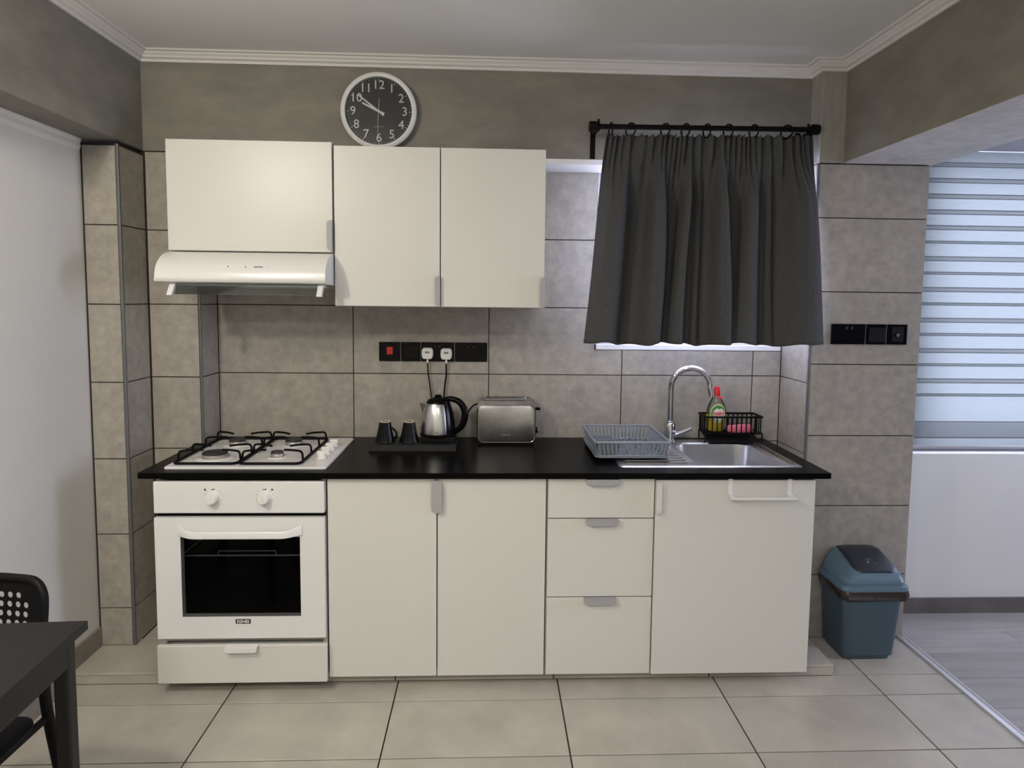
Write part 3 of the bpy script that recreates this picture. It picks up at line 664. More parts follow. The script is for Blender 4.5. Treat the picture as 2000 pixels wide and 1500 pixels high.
# ------------------------------------------------------------------ curtain, rod, rings
RY, RZ = 0.335, 2.137
rod = thing('curtain_rod', 'black metal curtain rod above the sink window', 'curtain rod', (2.04, RY, RZ))
bm = BM(); tube(bm, [(1.585, RY, RZ - 0.003), (2.505, RY, RZ + 0.004)], 0.0105, 14); obj('pole', bm, 'black_metal', rod, smooth=True)
for x0, x1 in ((1.577, 1.620), (2.468, 2.512)):
    bm = BM(); zc = RZ - 0.003 if x0 < 2 else RZ + 0.004
    lathe(bm, [(0.019, x0), (0.021, x0 + 0.004), (0.021, x1 - 0.014), (0.015, x1 - 0.012), (0.015, x1)] if x0 < 2 else [(0.015, x0), (0.015, x0 + 0.012), (0.021, x0 + 0.014), (0.021, x1 - 0.004), (0.019, x1)], (0, RY, zc), 20, 'x'); obj('finial', bm, 'black_metal', rod, smooth=True)
for x in (1.606, 2.468):
    bm = BM(); box(bm, x - 0.010, x + 0.010, YB - 0.005, YB - 0.0005, 2.027, 2.150); box(bm, x - 0.006, x + 0.006, RY, YB - 0.004, RZ - 0.020, RZ - 0.010); box(bm, x - 0.010, x + 0.010, RY - 0.016, RY + 0.016, RZ - 0.022, RZ - 0.0115)
    obj('bracket', bm, 'black_metal', rod)
    bm = BM(); lathe(bm, [(0.005, RZ + 0.010), (0.005, RZ + 0.026)], (x + (0.008 if x < 2 else 0), RY, 0), 10); obj('screw', bm, 'black_metal', rod)
ring_proto = None
for i, (x, tw) in enumerate(((1.664, 8), (1.744, 38), (1.884, 30), (1.966, 26), (2.053, 18), (2.140, 28), (2.245, 24), (2.380, 38))):
    if ring_proto is None:
        bm = BM(); tube(bm, [(0, 0.025*math.cos(2*PI*k/20), 0.026*math.sin(2*PI*k/20)) for k in range(20)], 0.0034, 8, closed=True)
        ring_proto = obj('curtain_ring', bm, 'black_metal', smooth=True); o = ring_proto
    else: o = ring_proto.copy(); C.objects.link(o)
    o.location = (x, RY, RZ - 0.0135 + 0.007*(x - 1.585)/0.92); o.rotation_euler = (0, 0, math.radians(tw))
    tag(o, 'thin black ring hanging the curtain from the rod', 'curtain ring', 'curtain rings on the rod')
# curtain cloth
bm = BM(); NU, NV = 260, 56
cz1, cz0 = 2.108, 1.268
folds = [(0.065, 0.075, 1.0), (0.268, 0.045, 1.0), (0.392, 0.026, 0.85), (0.470, 0.020, 0.25), (0.562, 0.038, 1.0), (0.685, 0.045, 0.75), (0.790, 0.022, 0.25), (0.925, 0.080, 1.0)]
pl = [(k + random.uniform(-0.25, 0.25))/38 for k in range(39)]
grid = []
for j in range(NV + 1):
    v = j/NV; row = []                     # v=0 top
    xl_ = 1.648 + (1.566 - 1.648)*(v**0.85); xr_ = 2.484 + (2.546 - 2.484)*(v**0.75)
    big = min(1.0, max(0.0, (v - 0.06)/0.30)); big = big*big*(3 - 2*big)
    small = max(0.0, 1 - v/0.34)**1.3
    for i in range(NU + 1):
        u = i/NU
        f = 0.0
        for c, wd, a in folds:
            if wd: f += a*math.exp(-abs((u - c - 0.012*math.sin(v*3 + c*20))/(wd*(0.70 + 0.45*v)))**3.2)
        g = 0.5 + 0.5*math.cos(2*PI*(u*30 + 0.8*math.sin(u*19)))
        g2 = 0.5 + 0.5*math.cos(2*PI*(u*17 + 0.5*math.sin(u*13 + 1)))
        y = 0.350 - 0.088*f*big - 0.022*g*small - 0.010*g2*max(0, 1 - v/0.6) - 0.012*v
        x = xl_ + (xr_ - xl_)*u + 0.006*math.sin(u*40 + v*4)*v
        z = cz1 + (cz0 - cz1)*v + (0.004*math.cos(u*36*2*PI)*(1 if j == 0 else 0)) + 0.006*math.sin(u*21 + 0.6)*v - 0.003*math.sin(u*55)*v + 0.014*(u - 0.5)*(1 - v)
        if v > 0.93 and v < 0.955: y += 0.0012
        row.append(bm.verts.new((x, y, z)))
    grid.append(row)
for A, B in zip(grid, grid[1:]):
    for i in range(NU): bm.faces.new((A[i], A[i+1], B[i+1], B[i]))
lin = bm.copy()
bmesh.ops.translate(lin, verts=lin.verts, vec=(0, 0.006, 0))
lin.verts.ensure_lookup_table()
bmesh.ops.delete(lin, geom=[v for v in lin.verts if v.co.z > 2.085 or v.co.z < 1.285], context='VERTS')
cu = obj('curtain', bm, 'curtain', loc=(2.05, 0.32, cz0), smooth=True); tag(cu, 'short charcoal gathered curtain covering the sink window', 'curtain')
sm = cu.modifiers.new('thickness', 'SOLIDIFY'); sm.thickness = 0.002; sm.offset = 0
obj('lining', lin, 'lining', cu, smooth=True, label='pale lining on the window side')

# ------------------------------------------------------------------ sockets
SZ0, SZ1 = 1.162, 1.247
def plate_thing(name, label, x0, x1, z0, z1, yw, cat='socket', group=None):
    t = thing(name, label, cat, ((x0+x1)/2, yw, z0), group)
    obj('plate', bbox(x0, x1, yw - 0.009, yw - 0.0004, z0, z1, 0.0018), 'black_plastic', t)
    return t
cs = plate_thing('cooker_switch', 'black wall switch with a glowing red rocker', 0.6955, 0.7885, SZ0, SZ1, YC, 'switch')
obj('switch_surround', bbox(0.721, 0.763, YC - 0.0115, YC - 0.009, 1.178, 1.238, 0.001), 'black_matte', cs)
obj('rocker', bbox(0.730, 0.757, YC - 0.0165, YC - 0.0113, 1.192, 1.226, 0.002), 'red_lit', cs, label='red lit rocker')
sw = plate_thing('wall_switch', 'plain black wall switch next to the red rocker switch', 0.7925, 0.8775, SZ0, SZ1, YC, 'switch')
obj('rocker', bbox(0.802, 0.870, YC - 0.012, YC - 0.0088, 1.172, 1.237, 0.002), 'black_matte', sw)
def sock(t, cx, cz, yw):
    for dx, dz, w_, h_ in ((0, 0.011, 0.004, 0.008), (-0.011, -0.006, 0.0065, 0.004), (0.011, -0.006, 0.0065, 0.004)):
        bm = BM(); box(bm, cx + dx - w_/2, cx + dx + w_/2, yw - 0.0096, yw - 0.0088, cz + dz - h_/2, cz + dz + h_/2); obj('pin_hole', bm, 'void', t)
def rockers(t, xs_, z0, yw):
    for x in xs_:
        r_ = obj('rocker', bbox(x - 0.006, x + 0.006, yw - 0.013, yw - 0.0085, z0, z0 + 0.017, 0.0015), 'black_matte', t)
        bm = BM(); box(bm, x - 0.001, x + 0.001, yw - 0.0134, yw - 0.0128, z0 + 0.006, z0 + 0.011); obj('marking', bm, 'print_grey', r_)
d1s = plate_thing('double_socket', 'black double socket with two white plugs in it', 0.8815, 1.0275, SZ0, SZ1, YC)
rockers(d1s, (0.944, 0.965), 1.219, YC); sock(d1s, 0.911, 1.197, YC); sock(d1s, 0.995, 1.197, YC)
d2s = plate_thing('double_socket', 'empty black double socket beside the plugged-in one', 1.0315, 1.175, SZ0, SZ1, YC)
rockers(d2s, (1.092, 1.113), 1.219, YC); sock(d2s, 1.061, 1.197, YC); sock(d2s, 1.146, 1.197, YC)
RZ0, RZ1 = 1.272, 1.356
r1 = plate_thing('double_socket', 'black double socket on the tiled pillar', 2.6035, 2.7485, RZ0, RZ1, YRP)
rockers(r1, (2.665, 2.687), 1.331, YRP); sock(r1, 2.634, 1.307, YRP); sock(r1, 2.718, 1.307, YRP)
r2 = plate_thing('wall_switch', 'black switch between the pillar socket and aerial outlet', 2.7525, 2.8375, RZ0, RZ1, YRP, 'switch')
obj('rocker', bbox(2.760, 2.830, YRP - 0.0125, YRP - 0.0088, 1.281, 1.343, 0.002), 'black_matte', r2)
r3 = plate_thing('aerial_outlet', 'black aerial outlet at the end of the pillar plates', 2.8415, 2.9265, RZ0, RZ1, YRP, 'outlet')
obj('insert', bbox(2.859, 2.909, YRP - 0.0105, YRP - 0.0088, 1.284, 1.346, 0.001), 'black_matte', r3)
bm = BM(); lathe(bm, [(0.007, YRP - 0.010), (0.007, YRP - 0.014), (0.004, YRP - 0.0142)], (2.884, 0, 1.312), 16, 'y'); obj('connector', bm, 'alu', r3, smooth=True)
# plugs with cables
def plug(parent, x, z, path, cable_r=0.0028):
    bm = BM(); tube(bm, spline([(x, YC - 0.022, z - 0.040)] + path), cable_r, 8); cab = obj('power_cord', bm, 'black_matte', parent, smooth=True)
    poly = [(x - 0.017, z + 0.025), (x + 0.017, z + 0.025), (x + 0.024, z + 0.017), (x + 0.0255, z), (x + 0.024, z - 0.016), (x + 0.017, z - 0.025), (x - 0.017, z - 0.025), (x - 0.024, z - 0.016), (x - 0.0255, z), (x - 0.024, z + 0.017)]
    bm = BM()
    def sc(k): return [(x + (a - x)*k, z + (b - z)*k) for a, b in poly]
    loft(bm, [[(a, YC - 0.0095, b) for a, b in sc(1)], [(a, YC - 0.030, b) for a, b in sc(1)], [(a, YC - 0.036, b) for a, b in sc(0.9)]])
    obj('plug', bm, 'plastic_white', cab, label='white plug')
    bm = BM(); box(bm, x - 0.010, x + 0.010, YC - 0.0366, YC - 0.0358, z + 0.001, z + 0.010); obj('marking', bm, 'print_grey', cab)
    bm = BM(); tube(bm, [(x, YC - 0.022, z - 0.024), (x, YC - 0.022, z - 0.042)], [0.005, 0.0042], 10); obj('strain_relief', bm, 'plastic_white', cab)
def spline(P, n=8):
    P = [Vector(p) for p in P]; Q = [P[0]*2 - P[1]] + P + [P[-1]*2 - P[-2]]; out = []
    for i in range(1, len(Q)-2):
        a, b, c, d = Q[i-1], Q[i], Q[i+1], Q[i+2]
        for k in range(n):
            t = k/n; out.append(0.5*((2*b) + (c - a)*t + (2*a - 5*b + 4*c - d)*t*t + (3*b - a - 3*c + d)*t**3))
    out.append(P[-1]); return out

# ------------------------------------------------------------------ tray, mugs, kettle, toaster
tray = thing('serving_tray', 'low black tray holding the kettle and two mugs', 'tray', (0.87, 0.40, WT1))
tx0, tx1, ty0, ty1, tz0, tz1 = 0.695, 1.052, 0.326, 0.500, WT1, 0.8425
bm = BM(); loft(bm, [[(tx0, ty0, tz0), (tx1, ty0, tz0), (tx1, ty1, tz0), (tx0, ty1, tz0)], [(tx0 + 0.004, ty0 + 0.004, tz1), (tx1 - 0.004, ty0 + 0.004, tz1), (tx1 - 0.004, ty1, tz1), (tx0 + 0.004, ty1, tz1)]]); obj('tray_body', bm, 'tray', tray)
bm = bbox(tx0 + 0.205, tx1 - 0.006, ty0 + 0.045, ty1 - 0.002, tz1 + 0.0003, tz1 + 0.0222, 0.004); kbs = obj('power_stand', bm, 'black_matte', loc=((tx0 + tx1)/2 + 0.1, 0.43, tz1)); tag(kbs, 'square black power stand under the kettle', 'power stand')
for i, (mx_, my_, ha) in enumerate(((0.7515, 0.398, -20), (0.852, 0.398, 75))):
    t = thing('mug', ('black fluted mug turned upside down at the end of the tray', 'black fluted mug turned upside down next to the kettle')[i], 'mug', (mx_, my_, tz1), 'upside-down mugs on the tray')
    bm = BM(); lathe(bm, [(0.0415, 0.0), (0.0385, 0.010), (0.0325, 0.034), (0.0275, 0.060), (0.0245, 0.080), (0.0235, 0.084)], (mx_, my_, tz1), 96, flute=0.022, nf=20); b_ = obj('body', bm, 'mug', t, smooth=True)
    bm = BM(); lathe(bm, [(0.0235, 0.0835), (0.0235, 0.0865), (0.0178, 0.0868), (0.0165, 0.0838)], (mx_, my_, tz1), 40, cap=False); obj('foot_ring', bm, 'ceramic', t, smooth=True, label='pale unglazed foot ring')
    bm = BM(); lathe(bm, [(0.0005, 0.0842), (0.0178, 0.0846)], (mx_, my_, tz1), 32, cap=False); obj('base', bm, 'mug_in', t)
    a = math.radians(ha); dx, dy = math.cos(a), math.sin(a)
    bm = BM(); tube(bm, spline([(mx_ + dx*r, my_ + dy*r, tz1 + h) for r, h in ((0.027, 0.060), (0.040, 0.055), (0.052, 0.040), (0.051, 0.022), (0.036, 0.012))]), 0.0048, 10); obj('handle', bm, 'mug', t, smooth=True)
KX, KY, KZ = 0.966, 0.432, tz1 + 0.0225
kt = thing('kettle', 'brushed steel electric kettle with black lid and handle', 'kettle', (KX, KY, KZ))
bm = BM(); lathe(bm, [(0.072, 0), (0.073, 0.010), (0.072, 0.013)], (KX, KY, KZ), 48); obj('base_ring', bm, 'black_plastic', kt, smooth=True)
bm = BM(); lathe(bm, [(0.0715, 0.013), (0.0715, 0.030), (0.0685, 0.065), (0.063, 0.100), (0.0565, 0.128), (0.0505, 0.145), (0.0495, 0.147)], (KX, KY, KZ), 64); kb = obj('body', bm, 'steel', kt, smooth=True)
# spout
bm = BM(); loops = []
for h, out, wd in ((0.095, 0.062, 0.010), (0.112, 0.0655, 0.020), (0.130, 0.0705, 0.026), (0.1465, 0.0765, 0.028)):
    r_in = 0.045
    loops.append([(KX - out, KY, KZ + h), (KX - r_in - 0.006, KY - wd, KZ + h), (KX - 0.02, KY - wd - 0.004, KZ + h), (KX - 0.02, KY + wd + 0.004, KZ + h), (KX - r_in - 0.006, KY + wd, KZ + h)])
loft(bm, loops); obj('spout', bm, 'steel', kt, smooth=True)
bm = BM(); lathe(bm, [(0.0505, 0.1465), (0.049, 0.152), (0.043, 0.162), (0.028, 0.170), (0.016, 0.173), (0.014, 0.176), (0.015, 0.181), (0.010, 0.184), (0.001, 0.1845)], (KX + 0.004, KY, KZ), 40); obj('lid', bm, 'black_plastic', kt, smooth=True)
# handle: black loop with a strap down the side
bm = BM(); P = spline([(KX + 0.030, KY - 0.004, KZ + 0.163), (KX + 0.062, KY - 0.010, KZ + 0.166), (KX + 0.096, KY - 0.016, KZ + 0.152), (KX + 0.116, KY - 0.018, KZ + 0.118), (KX + 0.117, KY - 0.018, KZ + 0.080), (KX + 0.104, KY - 0.016, KZ + 0.042), (KX + 0.078, KY - 0.010, KZ + 0.018), (KX + 0.055, KY - 0.004, KZ + 0.010)])
rad = [0.0105 + 0.0045*math.sin(PI*min(1, i/(len(P)-1)*1.1)) for i in range(len(P))]
tube(bm, P, rad, 12); obj('handle', bm, 'black_plastic', kt, smooth=True)
bm = BM(); loops = []
for h, r0 in ((0.004, 0.0735), (0.013, 0.0735), (0.030, 0.0735), (0.065, 0.0705), (0.100, 0.065), (0.128, 0.0585), (0.148, 0.0525), (0.160, 0.048)):
    a0, a1 = math.radians(-52), math.radians(18)
    outer = [(KX + (r0 + 0.005*math.sin(PI*k/6))*math.cos(a0 + (a1-a0)*k/6), KY + (r0 + 0.005*math.sin(PI*k/6))*math.sin(a0 + (a1-a0)*k/6), KZ + h) for k in range(7)]
    inner = [(KX + (r0 - 0.006)*math.cos(a0 + (a1-a0)*k/6), KY + (r0 - 0.006)*math.sin(a0 + (a1-a0)*k/6), KZ + h) for k in range(6, -1, -1)]
    loops.append(outer + inner)
loft(bm, loops); obj('handle_strap', bm, 'black_plastic', kt, smooth=True)
bm = BM()
for k, w_ in enumerate((0.002, 0.004, 0.003, 0.006, 0.002)): box(bm, KX - 0.024 + k*0.008, KX - 0.024 + k*0.008 + w_, KY - 0.0722, KY - 0.0705, KZ + 0.020, KZ + 0.027)
obj('logo_print', bm, 'print_grey', kt)

for _o in kt.children:
    for _v in _o.data.vertices: _v.co.z *= 0.935
to = thing('toaster', 'brushed steel two-slice toaster with black base', 'toaster', (1.26, 0.53, WT1))
TX0, TX1, TY0, TY1, TZ0, TZ1 = 1.1345, 1.3865, 0.452, 0.592, WT1, 1.006
bm = BM(); box(bm, TX0 + 0.004, TX1 - 0.006, TY0 + 0.006, TY1 - 0.006, TZ0, TZ0 + 0.016); obj('base', bm, 'black_matte', to)
bm = BM(); pr = rrect(TX0 + 0.002, TX1 - 0.002, TZ0 + 0.010, TZ1, 0.022, 8)
prism(bm, pr, TY0 + 0.012, TY1, 'y'); obj('body', bm, 'toaster', to, smooth=True)
bm = BM(); pr0 = rrect(TX0, TX1, TZ0 + 0.008, TZ1 - 0.016, 0.030, 8); pi = rrect(TX0 + 0.006, TX1 - 0.006, TZ0 + 0.014, TZ1 - 0.022, 0.026, 8)
loft(bm, [[(a, TY0 + 0.014, b) for a, b in pr0], [(a, TY0 + 0.003, b) for a, b in pr0], [(a, TY0, b) for a, b in pi]]); fp = obj('front_panel', bm, 'toaster', to, smooth=True)
bm = BM()
pr0 = rrect(TX0 + 0.001, TX1 - 0.001, TZ0 + 0.009, TZ1 - 0.017, 0.029, 6)
tube(bm, [(a, TY0 + 0.002, b) for a, b in pr0], 0.0022, 6, closed=True); obj('panel_edge', bm, 'chrome', fp, smooth=True)
for y in (0.488, 0.545):
    bm = BM(); tube(bm, [(a, b, TZ1 + 0.003) for a, b in rrect(1.166, 1.346, y - 0.014, y + 0.014, 0.006, 3)], 0.0035, 6, closed=True); sl = obj('slot_rim', bm, 'chrome', to, smooth=True)
    bm = BM(); box(bm, 1.168, 1.344, y - 0.012, y + 0.012, TZ1 - 0.004, TZ1 + 0.0012); obj('slot', bm, 'void', sl)
obj('lever', bbox(TX1 - 0.004, TX1 + 0.024, 0.500, 0.530, 0.960, 0.971, 0.003), 'black_plastic', to)
bm = BM(); lathe(bm, [(0.013, TX1 - 0.002), (0.013, TX1 + 0.012), (0.010, TX1 + 0.014)], (0, 0.505, 0.872), 20, 'x'); kn = obj('dial', bm, 'black_plastic', to, smooth=True)
bm = BM(); lathe(bm, [(0.0105, TX1 + 0.0125), (0.0105, TX1 + 0.0155)], (0, 0.505, 0.872), 20, 'x'); obj('dial_cap', bm, 'alu_bright', kn)
bm = BM()
for k in range(5): box(bm, 1.240 + k*0.008, 1.246 + k*0.008, TY0 - 0.0005, TY0 + 0.0005, 0.858, 0.864)
obj('logo_print', bm, 'print_grey', fp)

plug(kbs, 0.911, 1.199, [(0.914, YC - 0.02, 1.11), (0.921, YC - 0.02, 1.06), (0.928, YC - 0.02, 0.99), (0.925, YC - 0.022, 0.90), (0.900, YC - 0.03, 0.835), (0.86, YC - 0.05, 0.822), (0.80, YC - 0.075, 0.8215), (0.76, YC - 0.085, 0.8215)])
plug(to, 0.994, 1.197, [(0.994, YC - 0.02, 1.10), (0.988, YC - 0.018, 1.06), (0.984, YC - 0.018, 1.0), (0.985, YC - 0.02, 0.92), (1.00, YC - 0.03, 0.860), (1.03, YC - 0.035, 0.850), (1.060, YC - 0.04, 0.885), (1.090, YC - 0.04, 0.935), (1.112, YC - 0.04, 0.966), (1.136, YC - 0.04, 0.978)], 0.0036)

# ------------------------------------------------------------------ sink and tap
sk_ = thing('sink', 'stainless steel inset sink with ribbed drainer', 'sink', (2.03, 0.3, WT1))
SX0, SX1, SY0, SY1, SZ = 1.680, 2.385, 0.064, 0.560, WT1 + 0.003
def ringed(bm, loops):
    R = [[bm.verts.new(p) for p in L] for L in loops]
    for A, B in zip(R, R[1:]):
        n = len(A)
        for k in range(n): bm.faces.new((A[k], A[(k+1) % n], B[(k+1) % n], B[k]))
    return R
N6 = 8
outer = rrect(SX0, SX1, SY0, SY1, 0.018, N6); outer2 = rrect(SX0 + 0.006, SX1 - 0.006, SY0 + 0.006, SY1 - 0.006, 0.015, N6)
b1 = rrect(1.985, 2.338, 0.082, 0.492, 0.075, N6); b2 = rrect(1.992, 2.331, 0.089, 0.485, 0.07, N6); b3 = rrect(2.002, 2.321, 0.100, 0.474, 0.065, N6); b4 = rrect(2.03, 2.293, 0.13, 0.444, 0.05, N6)
bm = BM()
R = ringed(bm, [[(x, y, WT1 + 0.0002) for x, y in outer], [(x, y, SZ) for x, y in outer2], [(x, y, SZ) for x, y in b1], [(x, y, SZ - 0.006) for x, y in b2], [(x, y, SZ - 0.12) for x, y in b3], [(x, y, SZ - 0.145) for x, y in b4]])
bm.faces.new(R[-1]); bmesh.ops.recalc_face_normals(bm, faces=bm.faces)
for f in bm.faces:
    if f.calc_center_median().z < SZ - 0.14 and f.normal.z < 0: bmesh.ops.reverse_faces(bm, faces=bm.faces); break
obj('basin', bm, 'sink_steel', sk_, smooth=True)
bm = BM(); lathe(bm, [(0.04, 0.0), (0.036, 0.003), (0.02, 0.001)], (2.16, 0.29, SZ - 0.145), 28); obj('drain', bm, 'chrome', sk_, smooth=True)
for k in range(8):
    y = 0.115 + k*0.042; bm = BM(); prism(bm, [(y - 0.005, SZ - 0.0005), (y + 0.005, SZ - 0.0005), (y + 0.003, SZ + 0.003), (y - 0.003, SZ + 0.003)], 1.715, 1.950 + 0.006*math.sin(k), 'x'); obj('drainer_rib', bm, 'chrome', sk_)
for k in range(2):
    bm = BM(); x = 2.352 + k*0.014; prism(bm, [(x - 0.003, SZ - 0.0005), (x + 0.003, SZ - 0.0005), (x + 0.0015, SZ + 0.0025), (x - 0.0015, SZ + 0.0025)], 0.10, 0.47, 'y'); obj('rim_rib', bm, 'chrome', sk_)
tp = thing('tap', 'chrome swan-neck mixer tap behind the sink', 'tap', (1.995, 0.532, SZ))
tX, tY = 1.992, 0.530
bm = BM(); lathe(bm, [(0.029, 0.0), (0.029, 0.004), (0.0245, 0.008), (0.0235, 0.014), (0.0235, 0.075), (0.0215, 0.080), (0.0175, 0.083), (0.0175, 0.088), (0.014, 0.091)], (tX, tY, SZ), 32); obj('body', bm, 'chrome', tp, smooth=True)
P = [(tX, tY, SZ + 0.08), (tX, tY, SZ + 0.15), (tX, tY, SZ + 0.21), (tX, tY - 0.001, SZ + 0.245)]
for k in range(1, 13):
    a = PI*k/12*1.02; P.append((tX + 0.083*(1 - math.cos(a)), tY - 0.004 - 0.028*(k/12), SZ + 0.245 + 0.083*math.sin(a)))
P += [(tX + 0.1695, tY - 0.034, SZ + 0.222), (tX + 0.171, tY - 0.035, SZ + 0.205)]
bm = BM(); tube(bm, spline(P, 4), 0.0128, 16); obj('spout', bm, 'chrome', tp, smooth=True)
bm = BM(); tube(bm, [(tX + 0.010, tY - 0.010, SZ + 0.036), (tX + 0.028, tY - 0.028, SZ + 0.036)], 0.016, 18); obj('lever_hub', bm, 'chrome', tp, smooth=True)
bm = BM(); tube(bm, [(tX + 0.020, tY - 0.030, SZ + 0.034), (tX + 0.050, tY - 0.040, SZ + 0.048), (tX + 0.082, tY - 0.050, SZ + 0.066)], [0.0125, 0.0105, 0.0095], 14); obj('lever', bm, 'chrome', tp, smooth=True)

# ------------------------------------------------------------------ dish rack
dk = thing('dish_rack', 'grey plastic dish rack on a drip tray on the drainer', 'dish rack', (1.745, 0.32, SZ))
ax0, ax1, ay0, ay1 = 1.602, 1.892, 0.155, 0.505
tzb = SZ + 0.004
bm = BM()
ringed(bm, [[(x, y, tzb) for x, y in rrect(ax0 + 0.02, ax1 - 0.02, ay0 + 0.02, ay1 - 0.02, 0.02)], [(x, y, tzb + 0.010) for x, y in rrect(ax0 - 0.002, ax1 + 0.006, ay0 - 0.010, ay1 + 0.004, 0.02)], [(x, y, tzb + 0.013) for x, y in rrect(ax0, ax1 + 0.004, ay0 - 0.008, ay1 + 0.002, 0.02)], [(x, y, tzb + 0.003) for x, y in rrect(ax0 + 0.022, ax1 - 0.022, ay0 + 0.022, ay1 - 0.022, 0.02)]])
for L in ((0, False), (3, True)): pass
bm.verts.ensure_lookup_table(); n_ = len(bm.verts)//4
bm.faces.new([bm.verts[i] for i in range(n_)]); bm.faces.new([bm.verts[3*n_ + i] for i in range(n_)])
bmesh.ops.recalc_face_normals(bm, faces=bm.faces)
obj('drip_tray', bm, 'rack_grey', dk, smooth=True)
zb0, zb1 = tzb + 0.012, 0.893
bm = BM(); T = rrect(ax0 - 0.004, ax1 + 0.004, ay0 - 0.004, ay1 + 0.004, 0.016, 4); tube(bm, [(x, y, zb1) for x, y in T], 0.0045, 8, closed=True); obj('top_rim', bm, 'rack_grey', dk, smooth=True)
bm = BM(); Bt = rrect(ax0 + 0.012, ax1 - 0.012, ay0 + 0.012, ay1 - 0.012, 0.014, 4); tube(bm, [(x, y, zb0) for x, y in Bt], 0.004, 8, closed=True); obj('bottom_rim', bm, 'rack_grey', dk, smooth=True)
def slat(p0, p1, wx, wy):
    bm = BM(); (a, b, c), (d, e, f) = p0, p1
    loft(bm, [[(a - wx, b - wy, c), (a + wx, b - wy, c), (a + wx, b + wy, c), (a - wx, b + wy, c)], [(d - wx, e - wy, f), (d + wx, e - wy, f), (d + wx, e + wy, f), (d - wx, e + wy, f)]]); obj('slat', bm, 'rack_grey', dk)
for k in range(17):
    x0 = ax0 + 0.022 + k*(ax1 - ax0 - 0.044)/16; xt = ax0 + 0.010 + k*(ax1 - ax0 - 0.02)/16
    slat((x0, ay0 + 0.012, zb0), (xt, ay0 - 0.004, zb1), 0.0042, 0.0015); slat((x0, ay1 - 0.012, zb0), (xt, ay1 + 0.004, zb1), 0.0042, 0.0015)
for k in range(18):
    y0 = ay0 + 0.024 + k*(ay1 - ay0 - 0.048)/17; yt = ay0 + 0.012 + k*(ay1 - ay0 - 0.024)/17
    slat((ax0 + 0.012, y0, zb0), (ax0 - 0.004, yt, zb1), 0.0015, 0.0042); slat((ax1 - 0.012, y0, zb0), (ax1 + 0.004, yt, zb1), 0.0015, 0.0042)
for k in range(9):
    x = ax0 + 0.03 + k*0.029; bm = BM(); tube(bm, [(x, ay0 + 0.012, zb0), (x, ay1 - 0.012, zb0)], 0.0022, 6); obj('floor_bar', bm, 'rack_grey', dk)
for k in range(9):
    x = ax0 + 0.095 + k*0.0225
    for y in (0.285, 0.375):
        bm = BM(); tube(bm, [(x, y - 0.012, zb0), (x, y - 0.010, zb0 + 0.026), (x, y, zb0 + 0.032), (x, y + 0.010, zb0 + 0.026), (x, y + 0.012, zb0)], 0.0028, 6); obj('plate_holder', bm, 'rack_grey', dk, smooth=True)
# cutlery cup inside the rack
bm = BM()
for (a, b, c, d) in ((1.612, 1.692, 0.175, 0.178), (1.612, 1.692, 0.262, 0.265), (1.612, 1.692, 0.337, 0.340), (1.612, 1.615, 0.178, 0.337), (1.689, 1.692, 0.178, 0.337)): box(bm, a, b, c, d, zb0 + 0.003, 0.884)
box(bm, 1.615, 1.689, 0.178, 0.337, zb0 + 0.002, zb0 + 0.005); obj('cutlery_cup', bm, 'rack_grey', dk)

# ------------------------------------------------------------------ caddy, bottle, soap
cd = thing('sink_caddy', 'black wire caddy with sloping drip tray behind the sink', 'caddy', (2.265, 0.53, WT1))
qx0, qx1, qy0, qy1, qz0, qz1 = 2.138, 2.392, 0.482, 0.588, 0.862, 0.936
bm = BM(); tube(bm, [(x, y, qz1) for x, y in rrect(qx0, qx1, qy0, qy1, 0.006, 2)], 0.0046, 8, closed=True); obj('top_wire', bm, 'black_metal', cd, smooth=True)
bm = BM(); tube(bm, [(x, y, qz0) for x, y in rrect(qx0 + 0.004, qx1 - 0.004, qy0 + 0.002, qy1 - 0.002, 0.006, 2)], 0.0028, 8, closed=True); obj('bottom_wire', bm, 'black_metal', cd, smooth=True)
for k in range(12):
    x = qx0 + 0.008 + k*(qx1 - qx0 - 0.016)/11
    for y in (qy0, qy1):
        bm = BM(); tube(bm, [(x, y, qz0), (x, y, qz1)], 0.0027, 6); obj('upright', bm, 'black_metal', cd)
    bm = BM(); tube(bm, [(x, qy0, qz0), (x, qy1, qz0)], 0.0018, 6); obj('floor_wire', bm, 'black_metal', cd)
for k in range(1, 5):
    y = qy0 + k*(qy1 - qy0)/5
    for x in (qx0, qx1):
        bm = BM(); tube(bm, [(x, y, qz0), (x, y, qz1)], 0.0027, 6); obj('upright', bm, 'black_metal', cd)
for x in (qx0 + 0.002, qx1 + 0.003):
    bm = BM(); tube(bm, [(x - 0.012 if x > 2.2 else x + 0.012, qy0 + 0.01, qz0 + 0.004), (x, qy0 + 0.008, qz0 + 0.002), (x, qy0 + 0.008, WT1 + 0.006)], 0.0032, 8)
    tube(bm, [(x, qy1 - 0.01, qz0 + 0.002), (x, qy1 - 0.01, WT1 + 0.006)], 0.0032, 8); obj('leg', bm, 'black_metal', cd, smooth=True)
bm = BM(); loft(bm, [[(2.150, 0.590, 0.852), (2.384, 0.590, 0.852), (2.384, 0.590, 0.856), (2.150, 0.590, 0.856)], [(2.158, 0.462, SZ + 0.0045), (2.376, 0.462, SZ + 0.0045), (2.376, 0.462, SZ + 0.0085), (2.158, 0.462, SZ + 0.0085)]])
obj('drip_tray', bm, 'black_matte', cd)
bt = thing('dish_soap', 'clear dish soap bottle with red cap standing in the caddy', 'bottle', (2.201, 0.536, qz0 + 0.003))
bX, bY, bZ = 2.201, 0.536, qz0 + 0.003
def ell(rx, ry, z, n=32): return [(bX + rx*math.cos(2*PI*k/n), bY + ry*math.sin(2*PI*k/n), bZ + z) for k in range(n)]
